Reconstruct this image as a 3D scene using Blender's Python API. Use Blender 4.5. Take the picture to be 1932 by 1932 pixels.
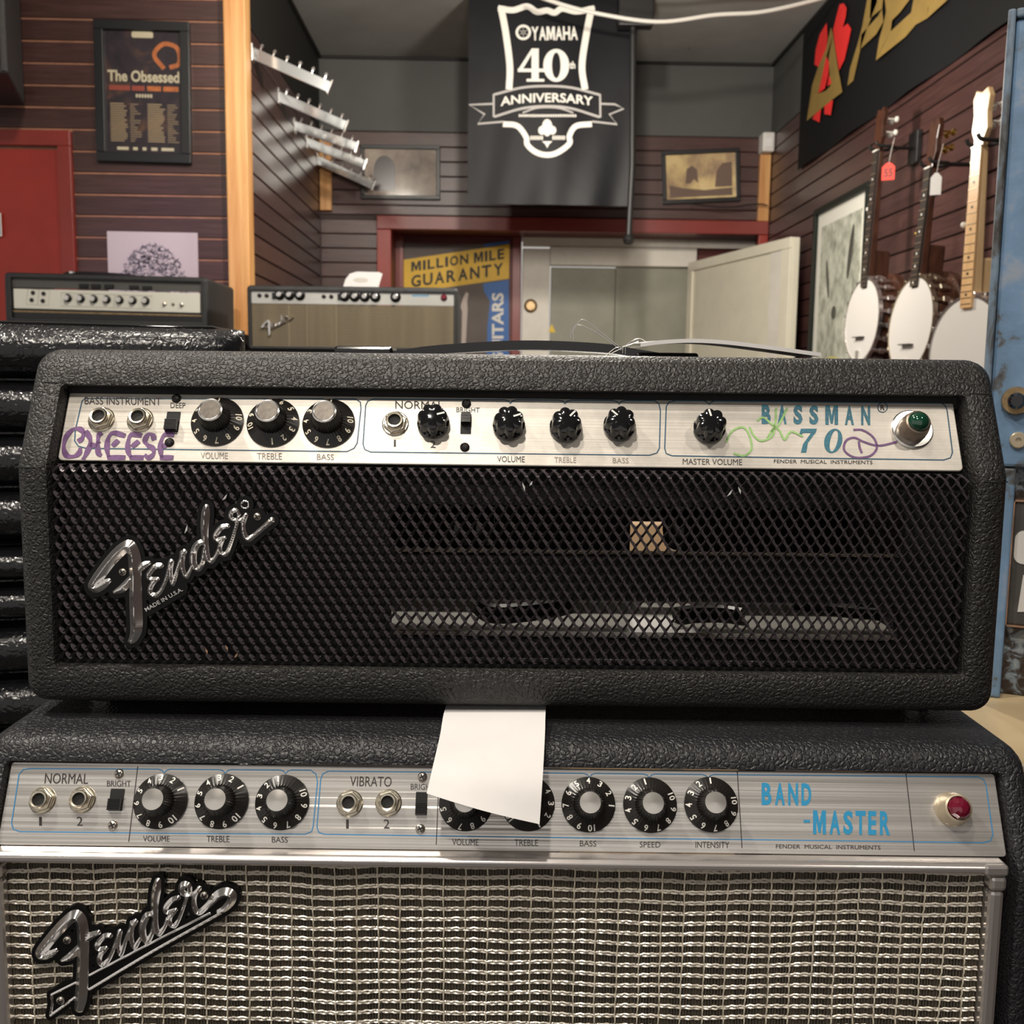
import bpy, bmesh, math, random
import numpy as np
from mathutils import Vector, Matrix
random.seed(7); np.random.seed(7)
for o in list(bpy.data.objects): bpy.data.objects.remove(o, do_unlink=True)
scene = bpy.context.scene
COL = scene.collection

# ------------------------------------------------------------------ camera
FPX = 1932.0; CX = CY = 966.0
CAM = Vector((0, 0, 1.25))
PITCH = math.radians(7.0); PSI = math.radians(1.15); RHO = 0.012
FWD = Vector((math.sin(PSI)*math.cos(PITCH), math.cos(PSI)*math.cos(PITCH), -math.sin(PITCH)))
R0 = Vector((math.cos(PSI), -math.sin(PSI), 0)); U0 = R0.cross(FWD)
RGT = R0*math.cos(RHO) + U0*math.sin(RHO)
UPV = -R0*math.sin(RHO) + U0*math.cos(RHO)
FG = Vector((math.sin(PSI), math.cos(PSI), 0))
cd = bpy.data.cameras.new('camera'); cam = bpy.data.objects.new('camera', cd); COL.objects.link(cam)
cd.sensor_width = 36; cd.sensor_height = 36; cd.sensor_fit = 'HORIZONTAL'; cd.lens = 36.0*FPX/1932.0
cd.clip_start = 0.01; cd.clip_end = 100
cam.matrix_world = Matrix(((RGT.x, UPV.x, -FWD.x, CAM.x), (RGT.y, UPV.y, -FWD.y, CAM.y), (RGT.z, UPV.z, -FWD.z, CAM.z), (0, 0, 0, 1)))
cd.dof.use_dof = True; cd.dof.focus_distance = 0.62; cd.dof.aperture_fstop = 20.0
scene.camera = cam

# ------------------------------------------------------------------ world, lights, exposure
w = bpy.data.worlds.new('world'); scene.world = w; w.use_nodes = True
w.node_tree.nodes['Background'].inputs[0].default_value = (1.0, 0.94, 0.88, 1)
w.node_tree.nodes['Background'].inputs[1].default_value = 0.30
vs = scene.view_settings
vs.view_transform = 'Standard'; vs.look = 'None'; vs.gamma = 1.0; vs.use_curve_mapping = False
vs.exposure = 0.92
def lamp(name, loc, power, radius=0.05, color=(1, .84, .66), aim=None, cone=None, blend=.6):
    l = bpy.data.lights.new(name, 'SPOT' if aim else 'POINT'); l.energy = power; l.color = color; l.shadow_soft_size = radius
    o = bpy.data.objects.new(name, l); COL.objects.link(o); o.location = loc
    if aim:
        l.spot_size = math.radians(cone or 90); l.spot_blend = blend
        o.rotation_euler = (Vector(aim)-Vector(loc)).to_track_quat('-Z', 'Y').to_euler()
    return o
WARM = (1, .92, .81)
lamp('track_light_front', (-.34, -.50, 2.66), 25, .035, WARM, aim=(0, .62, 1.1), cone=75)
lamp('track_light_near', (-.20, .10, 2.70), 18, .035, WARM, aim=(0, .62, 1.1), cone=85)
lamp('track_light_side', (.95, -.30, 2.66), 10, .05, WARM, aim=(.1, .7, 1.1), cone=80)
lamp('track_light_middle', (.10, 2.0, 2.66), 52, .06, WARM, aim=(.25, 4.6, 1.75), cone=105)
lamp('track_light_right', (.30, 1.7, 2.66), 25, .06, WARM, aim=(1.33, 3.3, 1.6), cone=90)
lamp('track_light_left', (-.75, 1.5, 2.66), 34, .06, WARM, aim=(-.95, 3.4, 1.7), cone=90)
lamp('stage_light_violet', (-1.0, 2.3, 2.5), 14, .08, (.36, .28, 1.0), aim=(-1.12, 3.5, 1.62), cone=28, blend=1.0)
lamp('ceiling_lamp_rear', (.10, 2.3, 2.66), 30, .04, WARM, aim=(0, .8, 1.1), cone=60)
lamp('ceiling_lamp_corner', (-.95, .55, 2.66), 42, .05, WARM, aim=(-.5, 1.0, 1.1), cone=70)
lamp('fill_light_far', (.38, 3.15, 2.08), 22, .07, WARM)  # added fill without a fixture, brightens the ceiling and doorway
lamp('fill_light_near', (-.45, 1.2, 2.35), 8, .08, WARM)  # second added fill, no real lamp here, lifts the dark ceiling

# ------------------------------------------------------------------ pixel helpers (a pixel is only a direction)
def ray(u, v): return FWD + RGT*((u-CX)/FPX) + UPV*((CY-v)/FPX)
def onY(u, v, Y): d = ray(u, v); return CAM + d*((Y-CAM.y)/d.y)
def onX(u, v, X): d = ray(u, v); return CAM + d*((X-CAM.x)/d.x)
def onZ(u, v, Z): d = ray(u, v); return CAM + d*((Z-CAM.z)/d.z)
def frame(o, x, y):
    x = Vector(x).normalized(); y = Vector(y).normalized(); z = x.cross(y)
    return Matrix(((x.x, y.x, z.x, o[0]), (x.y, y.y, z.y, o[1]), (x.z, y.z, z.z, o[2]), (0, 0, 0, 1)))
def plane_xy(M):
    """returns pix -> (x, y) in plane frame M (plane z = 0), and optional height above it"""
    Mi = M.inverted(); o = Mi @ CAM; R3 = Mi.to_3x3()
    def f(u, v, h=0.0):
        d = R3 @ ray(u, v); t = (h-o.z)/d.z; p = o + d*t
        return (p.x, p.y)
    return f

# ------------------------------------------------------------------ materials
MATS = {}
def nt(name):
    m = bpy.data.materials.new(name); m.use_nodes = True; MATS[name] = m
    return m, m.node_tree, m.node_tree.nodes['Principled BSDF']
def N(t, kind, **kw):
    n = t.nodes.new(kind)
    for k, v in kw.items():
        if k in n.inputs.keys(): n.inputs[k].default_value = v
        else: setattr(n, k, v)
    return n
def plain(name, col, rough=.5, metal=0.0, noise=0.0, nscale=40.0, bump=0.0, bscale=None, stretch=(1, 1, 1), coat=0.0, spec=.5, bdist=.001):
    m, t, b = nt(name)
    b.inputs['Base Color'].default_value = (*col, 1); b.inputs['Roughness'].default_value = rough
    b.inputs['Metallic'].default_value = metal; b.inputs['Coat Weight'].default_value = coat; b.inputs['Specular IOR Level'].default_value = spec
    if noise or bump:
        tc = N(t, 'ShaderNodeTexCoord'); mp = N(t, 'ShaderNodeMapping'); mp.inputs['Scale'].default_value = stretch
        t.links.new(tc.outputs['Object'], mp.inputs['Vector'])
        if noise:
            nz = N(t, 'ShaderNodeTexNoise', Scale=nscale, Detail=6.0, Roughness=.6); t.links.new(mp.outputs[0], nz.inputs['Vector'])
            cr = N(t, 'ShaderNodeValToRGB')
            cr.color_ramp.elements[0].position = .3; cr.color_ramp.elements[1].position = .7
            cr.color_ramp.elements[0].color = (*[c*(1-noise) for c in col], 1); cr.color_ramp.elements[1].color = (*[min(1, c*(1+noise)) for c in col], 1)
            t.links.new(nz.outputs['Fac'], cr.inputs[0]); t.links.new(cr.outputs[0], b.inputs['Base Color'])
        if bump:
            n2 = N(t, 'ShaderNodeTexNoise', Scale=bscale or nscale, Detail=4.0); t.links.new(mp.outputs[0], n2.inputs['Vector'])
            bp = N(t, 'ShaderNodeBump', Strength=bump, Distance=bdist); t.links.new(n2.outputs['Fac'], bp.inputs['Height']); t.links.new(bp.outputs[0], b.inputs['Normal'])
    return m
def tolex(name, col, scale, dist=.0007, rough=.42, strength=1.0, warp=.5):
    m, t, b = nt(name)
    tc = N(t, 'ShaderNodeTexCoord')
    nz = N(t, 'ShaderNodeTexNoise', Scale=scale*.8, Detail=2.0); t.links.new(tc.outputs['Object'], nz.inputs['Vector'])
    mx = N(t, 'ShaderNodeMixRGB', blend_type='LINEAR_LIGHT'); mx.inputs[0].default_value = warp/scale
    t.links.new(tc.outputs['Object'], mx.inputs[1]); t.links.new(nz.outputs['Color'], mx.inputs[2])
    vo = N(t, 'ShaderNodeTexVoronoi', feature='DISTANCE_TO_EDGE', Scale=scale); t.links.new(mx.outputs[0], vo.inputs['Vector'])
    cr = N(t, 'ShaderNodeValToRGB'); cr.color_ramp.elements[1].position = .28; cr.color_ramp.interpolation = 'EASE'
    t.links.new(vo.outputs['Distance'], cr.inputs[0])
    n2 = N(t, 'ShaderNodeTexNoise', Scale=scale*3.0, Detail=3.0); t.links.new(tc.outputs['Object'], n2.inputs['Vector'])
    ad = N(t, 'ShaderNodeMath', operation='MULTIPLY_ADD'); ad.inputs[1].default_value = .35
    t.links.new(n2.outputs['Fac'], ad.inputs[0]); t.links.new(cr.outputs[0], ad.inputs[2])
    bp = N(t, 'ShaderNodeBump', Strength=strength, Distance=dist); t.links.new(ad.outputs[0], bp.inputs['Height']); t.links.new(bp.outputs[0], b.inputs['Normal'])
    n3 = N(t, 'ShaderNodeTexNoise', Scale=18.0, Detail=4.0); t.links.new(tc.outputs['Object'], n3.inputs['Vector'])
    c3 = N(t, 'ShaderNodeValToRGB'); c3.color_ramp.elements[0].color = (*[c*.75 for c in col], 1); c3.color_ramp.elements[1].color = (*[c*1.3 for c in col], 1)
    t.links.new(n3.outputs['Fac'], c3.inputs[0]); t.links.new(c3.outputs[0], b.inputs['Base Color'])
    b.inputs['Roughness'].default_value = rough
    return m
def brushed(name, col, rough=.3, metal=.85, dirt=.15, streak=900.0, wave=0.0):
    m, t, b = nt(name)
    tc = N(t, 'ShaderNodeTexCoord'); mp = N(t, 'ShaderNodeMapping'); mp.inputs['Scale'].default_value = (3, streak, 1)
    t.links.new(tc.outputs['Object'], mp.inputs['Vector'])
    nz = N(t, 'ShaderNodeTexNoise', Scale=1.0, Detail=3.0); t.links.new(mp.outputs[0], nz.inputs['Vector'])
    n2 = N(t, 'ShaderNodeTexNoise', Scale=70.0, Detail=8.0, Roughness=.7); t.links.new(tc.outputs['Object'], n2.inputs['Vector'])
    cr = N(t, 'ShaderNodeValToRGB'); cr.color_ramp.elements[0].position = .3; cr.color_ramp.elements[1].position = .75
    cr.color_ramp.elements[0].color = (*[c*(1-dirt*1.6) for c in col], 1); cr.color_ramp.elements[1].color = (*col, 1)
    t.links.new(n2.outputs['Fac'], cr.inputs[0])
    c2 = N(t, 'ShaderNodeValToRGB'); c2.color_ramp.elements[0].color = (.78, .78, .78, 1); c2.color_ramp.elements[1].color = (1, 1, 1, 1)
    c2.color_ramp.elements[0].position = .3; c2.color_ramp.elements[1].position = .65
    t.links.new(nz.outputs['Fac'], c2.inputs[0])
    mx = N(t, 'ShaderNodeMixRGB', blend_type='MULTIPLY'); mx.inputs[0].default_value = 1
    t.links.new(cr.outputs[0], mx.inputs[1]); t.links.new(c2.outputs[0], mx.inputs[2]); t.links.new(mx.outputs[0], b.inputs['Base Color'])
    mr = N(t, 'ShaderNodeMapRange'); mr.inputs[3].default_value = rough*.8; mr.inputs[4].default_value = rough*1.3
    t.links.new(nz.outputs['Fac'], mr.inputs[0]); t.links.new(mr.outputs[0], b.inputs['Roughness'])
    bp = N(t, 'ShaderNodeBump', Strength=.25, Distance=.0002); t.links.new(nz.outputs['Fac'], bp.inputs['Height']); t.links.new(bp.outputs[0], b.inputs['Normal'])
    if wave:
        m3 = N(t, 'ShaderNodeMapping'); m3.inputs['Scale'].default_value = (1.2, 170, 1); t.links.new(tc.outputs['Object'], m3.inputs['Vector'])
        n5 = N(t, 'ShaderNodeTexNoise', Scale=1.0, Detail=2.0); t.links.new(m3.outputs[0], n5.inputs['Vector'])
        b5 = N(t, 'ShaderNodeBump', Strength=1.0, Distance=wave); t.links.new(n5.outputs['Fac'], b5.inputs['Height']); t.links.new(b5.outputs[0], bp.inputs['Normal'])
    b.inputs['Metallic'].default_value = metal
    return m
def wood(name, c1, c2, scale=6.0, along=(1, 14, 14), rough=.4, bump=.1, rand=.35):
    m, t, b = nt(name)
    tc = N(t, 'ShaderNodeTexCoord'); oi = N(t, 'ShaderNodeObjectInfo')
    ad = N(t, 'ShaderNodeVectorMath', operation='MULTIPLY_ADD'); ad.inputs[1].default_value = (9, 9, 9)
    t.links.new(oi.outputs['Random'], ad.inputs[0]); t.links.new(tc.outputs['Object'], ad.inputs[2])
    mp = N(t, 'ShaderNodeMapping'); mp.inputs['Scale'].default_value = along; t.links.new(ad.outputs[0], mp.inputs['Vector'])
    nz = N(t, 'ShaderNodeTexNoise', Scale=scale, Detail=8.0, Roughness=.62, Distortion=.6); t.links.new(mp.outputs[0], nz.inputs['Vector'])
    cr = N(t, 'ShaderNodeValToRGB'); cr.color_ramp.elements[0].position = .3; cr.color_ramp.elements[1].position = .72
    cr.color_ramp.elements[0].color = (*c1, 1); cr.color_ramp.elements[1].color = (*c2, 1)
    t.links.new(nz.outputs['Fac'], cr.inputs[0])
    hv = N(t, 'ShaderNodeHueSaturation'); mr = N(t, 'ShaderNodeMapRange'); mr.inputs[3].default_value = 1-rand; mr.inputs[4].default_value = 1+rand
    t.links.new(oi.outputs['Random'], mr.inputs[0]); t.links.new(mr.outputs[0], hv.inputs['Value']); t.links.new(cr.outputs[0], hv.inputs['Color'])
    t.links.new(hv.outputs[0], b.inputs['Base Color']); b.inputs['Roughness'].default_value = rough
    bp = N(t, 'ShaderNodeBump', Strength=bump, Distance=.001); t.links.new(nz.outputs['Fac'], bp.inputs['Height']); t.links.new(bp.outputs[0], b.inputs['Normal'])
    return m
def blotch(name, cols, scale=8.0, rough=.5, detail=6.0, dist=0.0, bump=0.0, stretch=(1, 1, 1), metal=0):
    """noise mapped through several colour stops"""
    m, t, b = nt(name)
    tc = N(t, 'ShaderNodeTexCoord'); mp = N(t, 'ShaderNodeMapping'); mp.inputs['Scale'].default_value = stretch
    t.links.new(tc.outputs['Object'], mp.inputs['Vector'])
    nz = N(t, 'ShaderNodeTexNoise', Scale=scale, Detail=detail, Roughness=.62, Distortion=dist); t.links.new(mp.outputs[0], nz.inputs['Vector'])
    cr = N(t, 'ShaderNodeValToRGB'); el = cr.color_ramp.elements
    while len(el) < len(cols): el.new(.5)
    for e, (p, c) in zip(el, cols): e.position = p; e.color = (*c, 1)
    t.links.new(nz.outputs['Fac'], cr.inputs[0]); t.links.new(cr.outputs[0], b.inputs['Base Color'])
    b.inputs['Roughness'].default_value = rough; b.inputs['Metallic'].default_value = metal
    if bump:
        bp = N(t, 'ShaderNodeBump', Strength=bump, Distance=.003); t.links.new(nz.outputs['Fac'], bp.inputs['Height']); t.links.new(bp.outputs[0], b.inputs['Normal'])
    return m

tolex('tolex_top', (.019, .018, .017), 330, dist=.00045, rough=.44)
tolex('tolex_low', (.016, .016, .019), 300, dist=.00042, rough=.40)
tolex('tolex_far', (.022, .022, .023), 200, dist=.0004, rough=.5)
tolex('vinyl', (.010, .010, .012), 90, dist=.0004, rough=.22, warp=1.6, strength=.7)
brushed('panel_top', (.74, .69, .62), .40, .45, .14)
brushed('panel_low', (.86, .83, .79), .22, .70, .04, wave=.0010)
brushed('alu_far', (.85, .84, .78), .3, .8, .05, 300)
plain('chrome', (.92, .90, .88), .17, .95)
plain('chrome_soft', (.75, .73, .70), .22, 1.0, noise=.12, nscale=300)
plain('nickel', (.72, .66, .54), .26, 1.0, noise=.15, nscale=500)
plain('steel_screw', (.55, .50, .44), .32, 1.0)
plain('black_screw', (.03, .025, .025), .3, .6)
plain('black_gloss', (.006, .006, .007), .08, coat=.5)
plain('black_plastic', (.012, .011, .011), .32)
plain('black_matte', (.008, .008, .008), .7)
plain('knob_black', (.014, .012, .011), .28, noise=.2, nscale=120)
plain('knob_brown', (.030, .020, .014), .35)
plain('numeral', (.85, .78, .62), .55)
plain('numeral_white', (.88, .86, .80), .5)
plain('cap_alu', (.80, .77, .72), .24, .9)
plain('cap_dull', (.13, .11, .09), .40, .3, noise=.3, nscale=400)
plain('print_dark', (.045, .035, .035), .5)
plain('print_faded', (.30, .26, .21), .5)
plain('print_blue', (.02, .09, .16), .45)
plain('print_teal', (.035, .17, .24), .45, noise=.25, nscale=600)
plain('print_sky', (.03, .30, .56), .4)
plain('line_blue', (.06, .25, .50), .4)
plain('ink_purple', (.16, .07, .20), .4, noise=.3, nscale=300)
plain('ink_green', (.33, .56, .20), .5, noise=.15, nscale=300)
plain('mesh_black', (.075, .063, .070), .30, .40)
plain('baffle_black', (.008, .008, .008), .8, noise=.3, nscale=90, bump=.5, bscale=600)
plain('emblem_black', (.004, .004, .004), .4, spec=.25)
plain('silver_trim', (.62, .58, .56), .24, .75)
plain('cloth_dark', (.115, .095, .068), .7)
plain('cloth_silver', (.82, .76, .66), .30, .30)
plain('cloth_cord', (.70, .63, .50), .6)
plain('paper', (.80, .78, .77), .65, noise=.03, nscale=30)
plain('paper_pink', (.55, .46, .44), .7)
plain('jewel_green', (.004, .05, .025), .05, coat=1)
plain('jewel_red', (.16, .006, .025), .06, coat=1)
plain('bezel_brown', (.22, .17, .13), .35, .6)
plain('bezel_cream', (.50, .42, .30), .35, .5)
wood('mahogany', (.048, .021, .019), (.095, .044, .039), 5.0, (1.2, 22, 22), .33, .15, .22)
plain('groove_tan', (.36, .17, .10), .6, noise=.2, nscale=20)
plain('groove_dark', (.030, .012, .009), .6)
wood('pine', (.50, .20, .055), (.80, .47, .19), 2.2, (16, 16, .7), .45, .1, .08)
plain('wall_grey', (.075, .075, .071), .55, noise=.12, nscale=3)
plain('ceiling_grey', (.36, .36, .345), .6, noise=.15, nscale=3)
plain('floor_grey', (.09, .075, .065), .5, noise=.2, nscale=4)
plain('red_paint', (.30, .022, .012), .38, noise=.12, nscale=6)
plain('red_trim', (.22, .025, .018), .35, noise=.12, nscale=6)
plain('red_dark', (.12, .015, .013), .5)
plain('white_jamb', (.78, .74, .66), .5, noise=.08, nscale=8)
plain('grey_door', (.27, .265, .21), .5, noise=.1, nscale=8)
plain('white_door', (.80, .76, .62), .30, noise=.06, nscale=6, bump=.15, bscale=60)
plain('vinyl_black', (.005, .005, .007), .42, bump=.10, bscale=5, bdist=.02, spec=.14)
plain('banner_black', (.006, .006, .007), .7, spec=.2, bump=.2, bscale=6, bdist=.02)
plain('banner_white', (.80, .77, .70), .55)
plain('banner_grey', (.42, .40, .38), .55)
plain('banner_gold', (.26, .17, .045), .6, noise=.12, nscale=12)
plain('banner_red', (.75, .028, .026), .55, noise=.1, nscale=12)
plain('sign_yellow', (.78, .47, .02), .5, noise=.08, nscale=10)
plain('sign_blue', (.025, .13, .42), .5)
plain('sign_taupe', (.12, .095, .085), .6, noise=.15, nscale=6)
plain('sign_black', (.03, .026, .02), .6)
plain('sign_pale', (.55, .47, .42), .6)
plain('frame_black', (.012, .012, .013), .35)
plain('frame_green', (.012, .015, .012), .5, spec=.2)
plain('black_paint', (.016, .015, .014), .6, spec=.3)
plain('thread_far', (.26, .21, .135), .6)
plain('stamp_grey', (.62, .58, .52), .6)
blotch('poster_art', [(.30, (.012, .009, .012)), (.52, (.03, .02, .026)), (.66, (.10, .05, .03)), (.80, (.45, .20, .05))], 9, .35, 5, 1.0)
plain('poster_pale', (.52, .46, .32), .5)
plain('poster_orange', (.42, .12, .03), .5, noise=.3, nscale=40)
plain('poster_red', (.26, .05, .03), .5)
plain('poster_text', (.30, .22, .13), .5)
blotch('art_sepia', [(.30, (.16, .13, .115)), (.50, (.34, .28, .24)), (.70, (.48, .41, .33))], 7, .10, 5)
plain('art_dark', (.06, .05, .05), .2)
blotch('art_amber', [(.28, (.15, .12, .10)), (.42, (.40, .28, .17)), (.58, (.70, .53, .26)), (.75, (.78, .64, .38))], 5, .15, 5)
plain('art_shadow', (.17, .115, .09), .25)
blotch('art_print', [(.34, (.26, .27, .22)), (.5, (.50, .52, .43)), (.66, (.72, .73, .63))], 16, .4, 8)
plain('art_mat', (.85, .84, .75), .5)
plain('art_ink', (.07, .07, .06), .4)
plain('leaf_ink', (.17, .15, .17), .7)
plain('art_yellow', (.62, .58, .22), .5)
blotch('sketch', [(.40, (.08, .07, .09)), (.50, (.25, .21, .22)), (.60, (.55, .46, .44))], 34, .7, 8, .6, stretch=(1, 1, 1))
plain('tag_red', (.85, .035, .015), .55)
plain('tag_white', (.72, .70, .68), .6)
plain('banjo_skin', (.68, .655, .62), .45)
wood('banjo_wood', (.035, .014, .009), (.09, .035, .02), 6, (6, 6, 2), .25, .05, .1)
wood('maple', (.62, .40, .19), (.80, .58, .33), 4, (8, 8, 1.5), .28, .05, .05)
wood('maple_board', (.60, .36, .16), (.76, .50, .26), 4, (8, 8, 1.5), .3, .05, .05)
plain('ebony', (.035, .028, .024), .35)
plain('fret_metal', (.40, .30, .20), .35, .7)
plain('gold', (.75, .50, .15), .25, 1.0)
plain('pearl', (.75, .72, .66), .2)
blotch('blue_paint', [(.30, (.04, .035, .03)), (.36, (.10, .11, .12)), (.40, (.13, .22, .34)), (.56, (.16, .27, .43)), (.68, (.27, .32, .40))], 22, .42, 9, .3, bump=.3)
blotch('blue_edge', [(.38, (.03, .025, .02)), (.46, (.09, .10, .11)), (.52, (.14, .20, .27)), (.70, (.24, .29, .34))], 30, .5, 8, .4, bump=.3, stretch=(1, 1, .5))
blotch('blue_mottle', [(.40, (.035, .022, .015)), (.49, (.07, .06, .055)), (.53, (.17, .22, .27)), (.68, (.38, .42, .44))], 75, .6, 4, .8, bump=.8)
plain('brass_dark', (.36, .25, .13), .4, .7, noise=.3, nscale=80)
plain('copper_edge', (.50, .30, .20), .4, .7, noise=.3, nscale=60)
plain('plate_grey', (.055, .052, .048), .6, noise=.2, nscale=60)
plain('plate_white', (.62, .60, .58), .55)
plain('cream_top', (.60, .46, .27), .4, noise=.06, nscale=20)
plain('cream_rim', (.66, .60, .50), .3)
plain('inner_metal', (.62, .60, .54), .5, noise=.15, nscale=20)
plain('tan_card', (.62, .42, .24), .6, noise=.05, nscale=30)
plain('ampeg_panel', (.80, .78, .68), .35, .15)
plain('ampeg_band', (.085, .082, .076), .45)
plain('cable_white', (.62, .59, .54), .5)
plain('cable_black', (.015, .015, .015), .4)
plain('plastic_white', (.72, .70, .66), .45)
plain('acrylic', (.80, .83, .84), .12, .75)
plain('wire', (.75, .73, .70), .2, 1.0)
plain('yellow_label', (.80, .55, .02), .5)
plain('slot_edge', (.13, .11, .08), .7, noise=.3, nscale=60)
# fine ribbed far grille cloth
def far_cloth():
    m, t, b = nt('cloth_far'); tc = N(t, 'ShaderNodeTexCoord')
    wv = N(t, 'ShaderNodeTexWave', wave_type='BANDS', bands_direction='Z', Scale=52.0, Distortion=.6, Detail=1.0); t.links.new(tc.outputs['Object'], wv.inputs['Vector'])
    w2 = N(t, 'ShaderNodeTexNoise', Scale=1.0, Detail=3.0); mp = N(t, 'ShaderNodeMapping'); mp.inputs['Scale'].default_value = (40, 1, 2)
    t.links.new(tc.outputs['Object'], mp.inputs['Vector']); t.links.new(mp.outputs[0], w2.inputs['Vector'])
    cr = N(t, 'ShaderNodeValToRGB'); cr.color_ramp.elements[0].color = (.055, .042, .026, 1); cr.color_ramp.elements[1].color = (.24, .19, .115, 1)
    t.links.new(wv.outputs['Fac'], cr.inputs[0])
    mx = N(t, 'ShaderNodeMixRGB', blend_type='OVERLAY'); mx.inputs[0].default_value = .35
    t.links.new(cr.outputs[0], mx.inputs[1]); t.links.new(w2.outputs['Fac'], mx.inputs[2]); t.links.new(mx.outputs[0], b.inputs['Base Color'])
    b.inputs['Roughness'].default_value = .6
far_cloth()

# ------------------------------------------------------------------ mesh builder
I4 = Matrix.Identity(4)
def T(x, y, z): return Matrix.Translation((x, y, z))
def RX(a): return Matrix.Rotation(a, 4, 'X')
def RY(a): return Matrix.Rotation(a, 4, 'Y')
def RZ(a): return Matrix.Rotation(a, 4, 'Z')
class MB:
    def __init__(s): s.v = []; s.f = []
    def add(s, vs, fs, M=None):
        n = len(s.v)
        s.v += [tuple(M @ Vector(p)) for p in vs] if M is not None else [tuple(p) for p in vs]
        s.f += [tuple(i+n for i in f) for f in fs]
        return s
    def box(s, a, b, M=None):
        x0, y0, z0 = a; x1, y1, z1 = b
        return s.add([(x0, y0, z0), (x1, y0, z0), (x1, y1, z0), (x0, y1, z0), (x0, y0, z1), (x1, y0, z1), (x1, y1, z1), (x0, y1, z1)],
                     [(0, 3, 2, 1), (4, 5, 6, 7), (0, 1, 5, 4), (1, 2, 6, 5), (2, 3, 7, 6), (3, 0, 4, 7)], M)
    def lathe(s, prof, n=32, M=None, mod=None, cap0=True, cap1=True):
        """profile [(r, z)] about z; mod(theta, k) scales radius"""
        vs = []; fs = []
        for k, (r, z) in enumerate(prof):
            for i in range(n):
                a = 2*math.pi*i/n; q = r*(mod(a, k) if mod else 1)
                vs.append((q*math.cos(a), q*math.sin(a), z))
        for k in range(len(prof)-1):
            for i in range(n):
                j = (i+1) % n; fs.append((k*n+i, k*n+j, (k+1)*n+j, (k+1)*n+i))
        if cap0: fs.append(tuple(range(n-1, -1, -1)))
        if cap1: fs.append(tuple(range((len(prof)-1)*n, len(prof)*n)))
        return s.add(vs, fs, M)
    def tube(s, pts, r, n=8, M=None, closed=False):
        pts = [Vector(p) for p in pts]; m = len(pts); vs = []; fs = []; up = None
        rr = r if hasattr(r, '__len__') else [r]*m
        for i, p in enumerate(pts):
            a = pts[(i-1) % m] if (closed or i > 0) else p; b = pts[(i+1) % m] if (closed or i < m-1) else p
            d = (b-a).normalized()
            if up is None:
                up = Vector((0, 0, 1)) if abs(d.z) < .9 else Vector((1, 0, 0))
            x = d.cross(up).normalized(); up = x.cross(d).normalized()
            for k in range(n):
                t = 2*math.pi*k/n; vs.append(p + x*(rr[i]*math.cos(t)) + up*(rr[i]*math.sin(t)))
        for i in range(m if closed else m-1):
            i2 = (i+1) % m
            for k in range(n):
                k2 = (k+1) % n; fs.append((i*n+k, i*n+k2, i2*n+k2, i2*n+k))
        if not closed: fs.append(tuple(range(n-1, -1, -1))); fs.append(tuple(range((m-1)*n, m*n)))
        return s.add(vs, fs, M)
    def prism(s, poly, z0, z1, M=None):
        n = len(poly)
        vs = [(x, y, z0) for x, y in poly] + [(x, y, z1) for x, y in poly]
        fs = [tuple(range(n-1, -1, -1)), tuple(range(n, 2*n))] + [(i, (i+1) % n, n+(i+1) % n, n+i) for i in range(n)]
        return s.add(vs, fs, M)
    def ribbon(s, pts, wd, z=0.0, M=None):
        n = len(pts); vs = []; fs = []
        ws = wd if hasattr(wd, '__len__') else [wd]*n
        for i, (x, y) in enumerate(pts):
            a = pts[max(i-1, 0)]; b = pts[min(i+1, n-1)]
            dx, dy = b[0]-a[0], b[1]-a[1]; L = math.hypot(dx, dy) or 1
            nx, ny = -dy/L*ws[i]/2, dx/L*ws[i]/2
            vs += [(x+nx, y+ny, z), (x-nx, y-ny, z)]
        for i in range(n-1): fs.append((2*i, 2*i+1, 2*i+3, 2*i+2))
        return s.add(vs, fs, M)
    def mesh(s, name, mat, smooth=False, bevel=0.0, recalc=True, segs=2):
        me = bpy.data.meshes.new(name); me.from_pydata(s.v, [], s.f); me.update()
        if recalc or bevel:
            bm = bmesh.new(); bm.from_mesh(me)
            if bevel:
                ed = [e for e in bm.edges if len(e.link_faces) == 2 and e.calc_face_angle(0) > .5]
                bmesh.ops.bevel(bm, geom=ed, offset=bevel, segments=segs, affect='EDGES', profile=.5)
            bmesh.ops.recalc_face_normals(bm, faces=bm.faces); bm.to_mesh(me); bm.free()
        if mat: me.materials.append(MATS[mat])
        if smooth:
            me.polygons.foreach_set('use_smooth', [True]*len(me.polygons))
            try: me.set_sharp_from_angle(angle=math.radians(35))
            except Exception: pass
        return me
def link(name, me, parent=None, M=None):
    o = bpy.data.objects.new(name, me); COL.objects.link(o)
    if parent is not None: o.parent = parent
    if M is not None: o.matrix_basis = M
    return o
def obj(name, mb, mat, parent=None, M=None, smooth=False, bevel=0.0, segs=2): return link(name, mb.mesh(name, mat, smooth, bevel, segs=segs), parent, M)
def tag(o, label=None, cat=None, group=None, kind=None):
    if label: o['label'] = label
    if cat: o['category'] = cat
    if group: o['group'] = group
    if kind: o['kind'] = kind
    return o
def thing(name, label, cat, M, group=None):
    o = bpy.data.objects.new(name, None); COL.objects.link(o); o.matrix_basis = M; o.empty_display_size = .05
    return tag(o, label, cat, group)
def copy_tree(o, parent=None):
    c = o.copy(); COL.objects.link(c); c.parent = parent
    for ch in list(o.children): copy_tree(ch, c)
    return c

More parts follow.
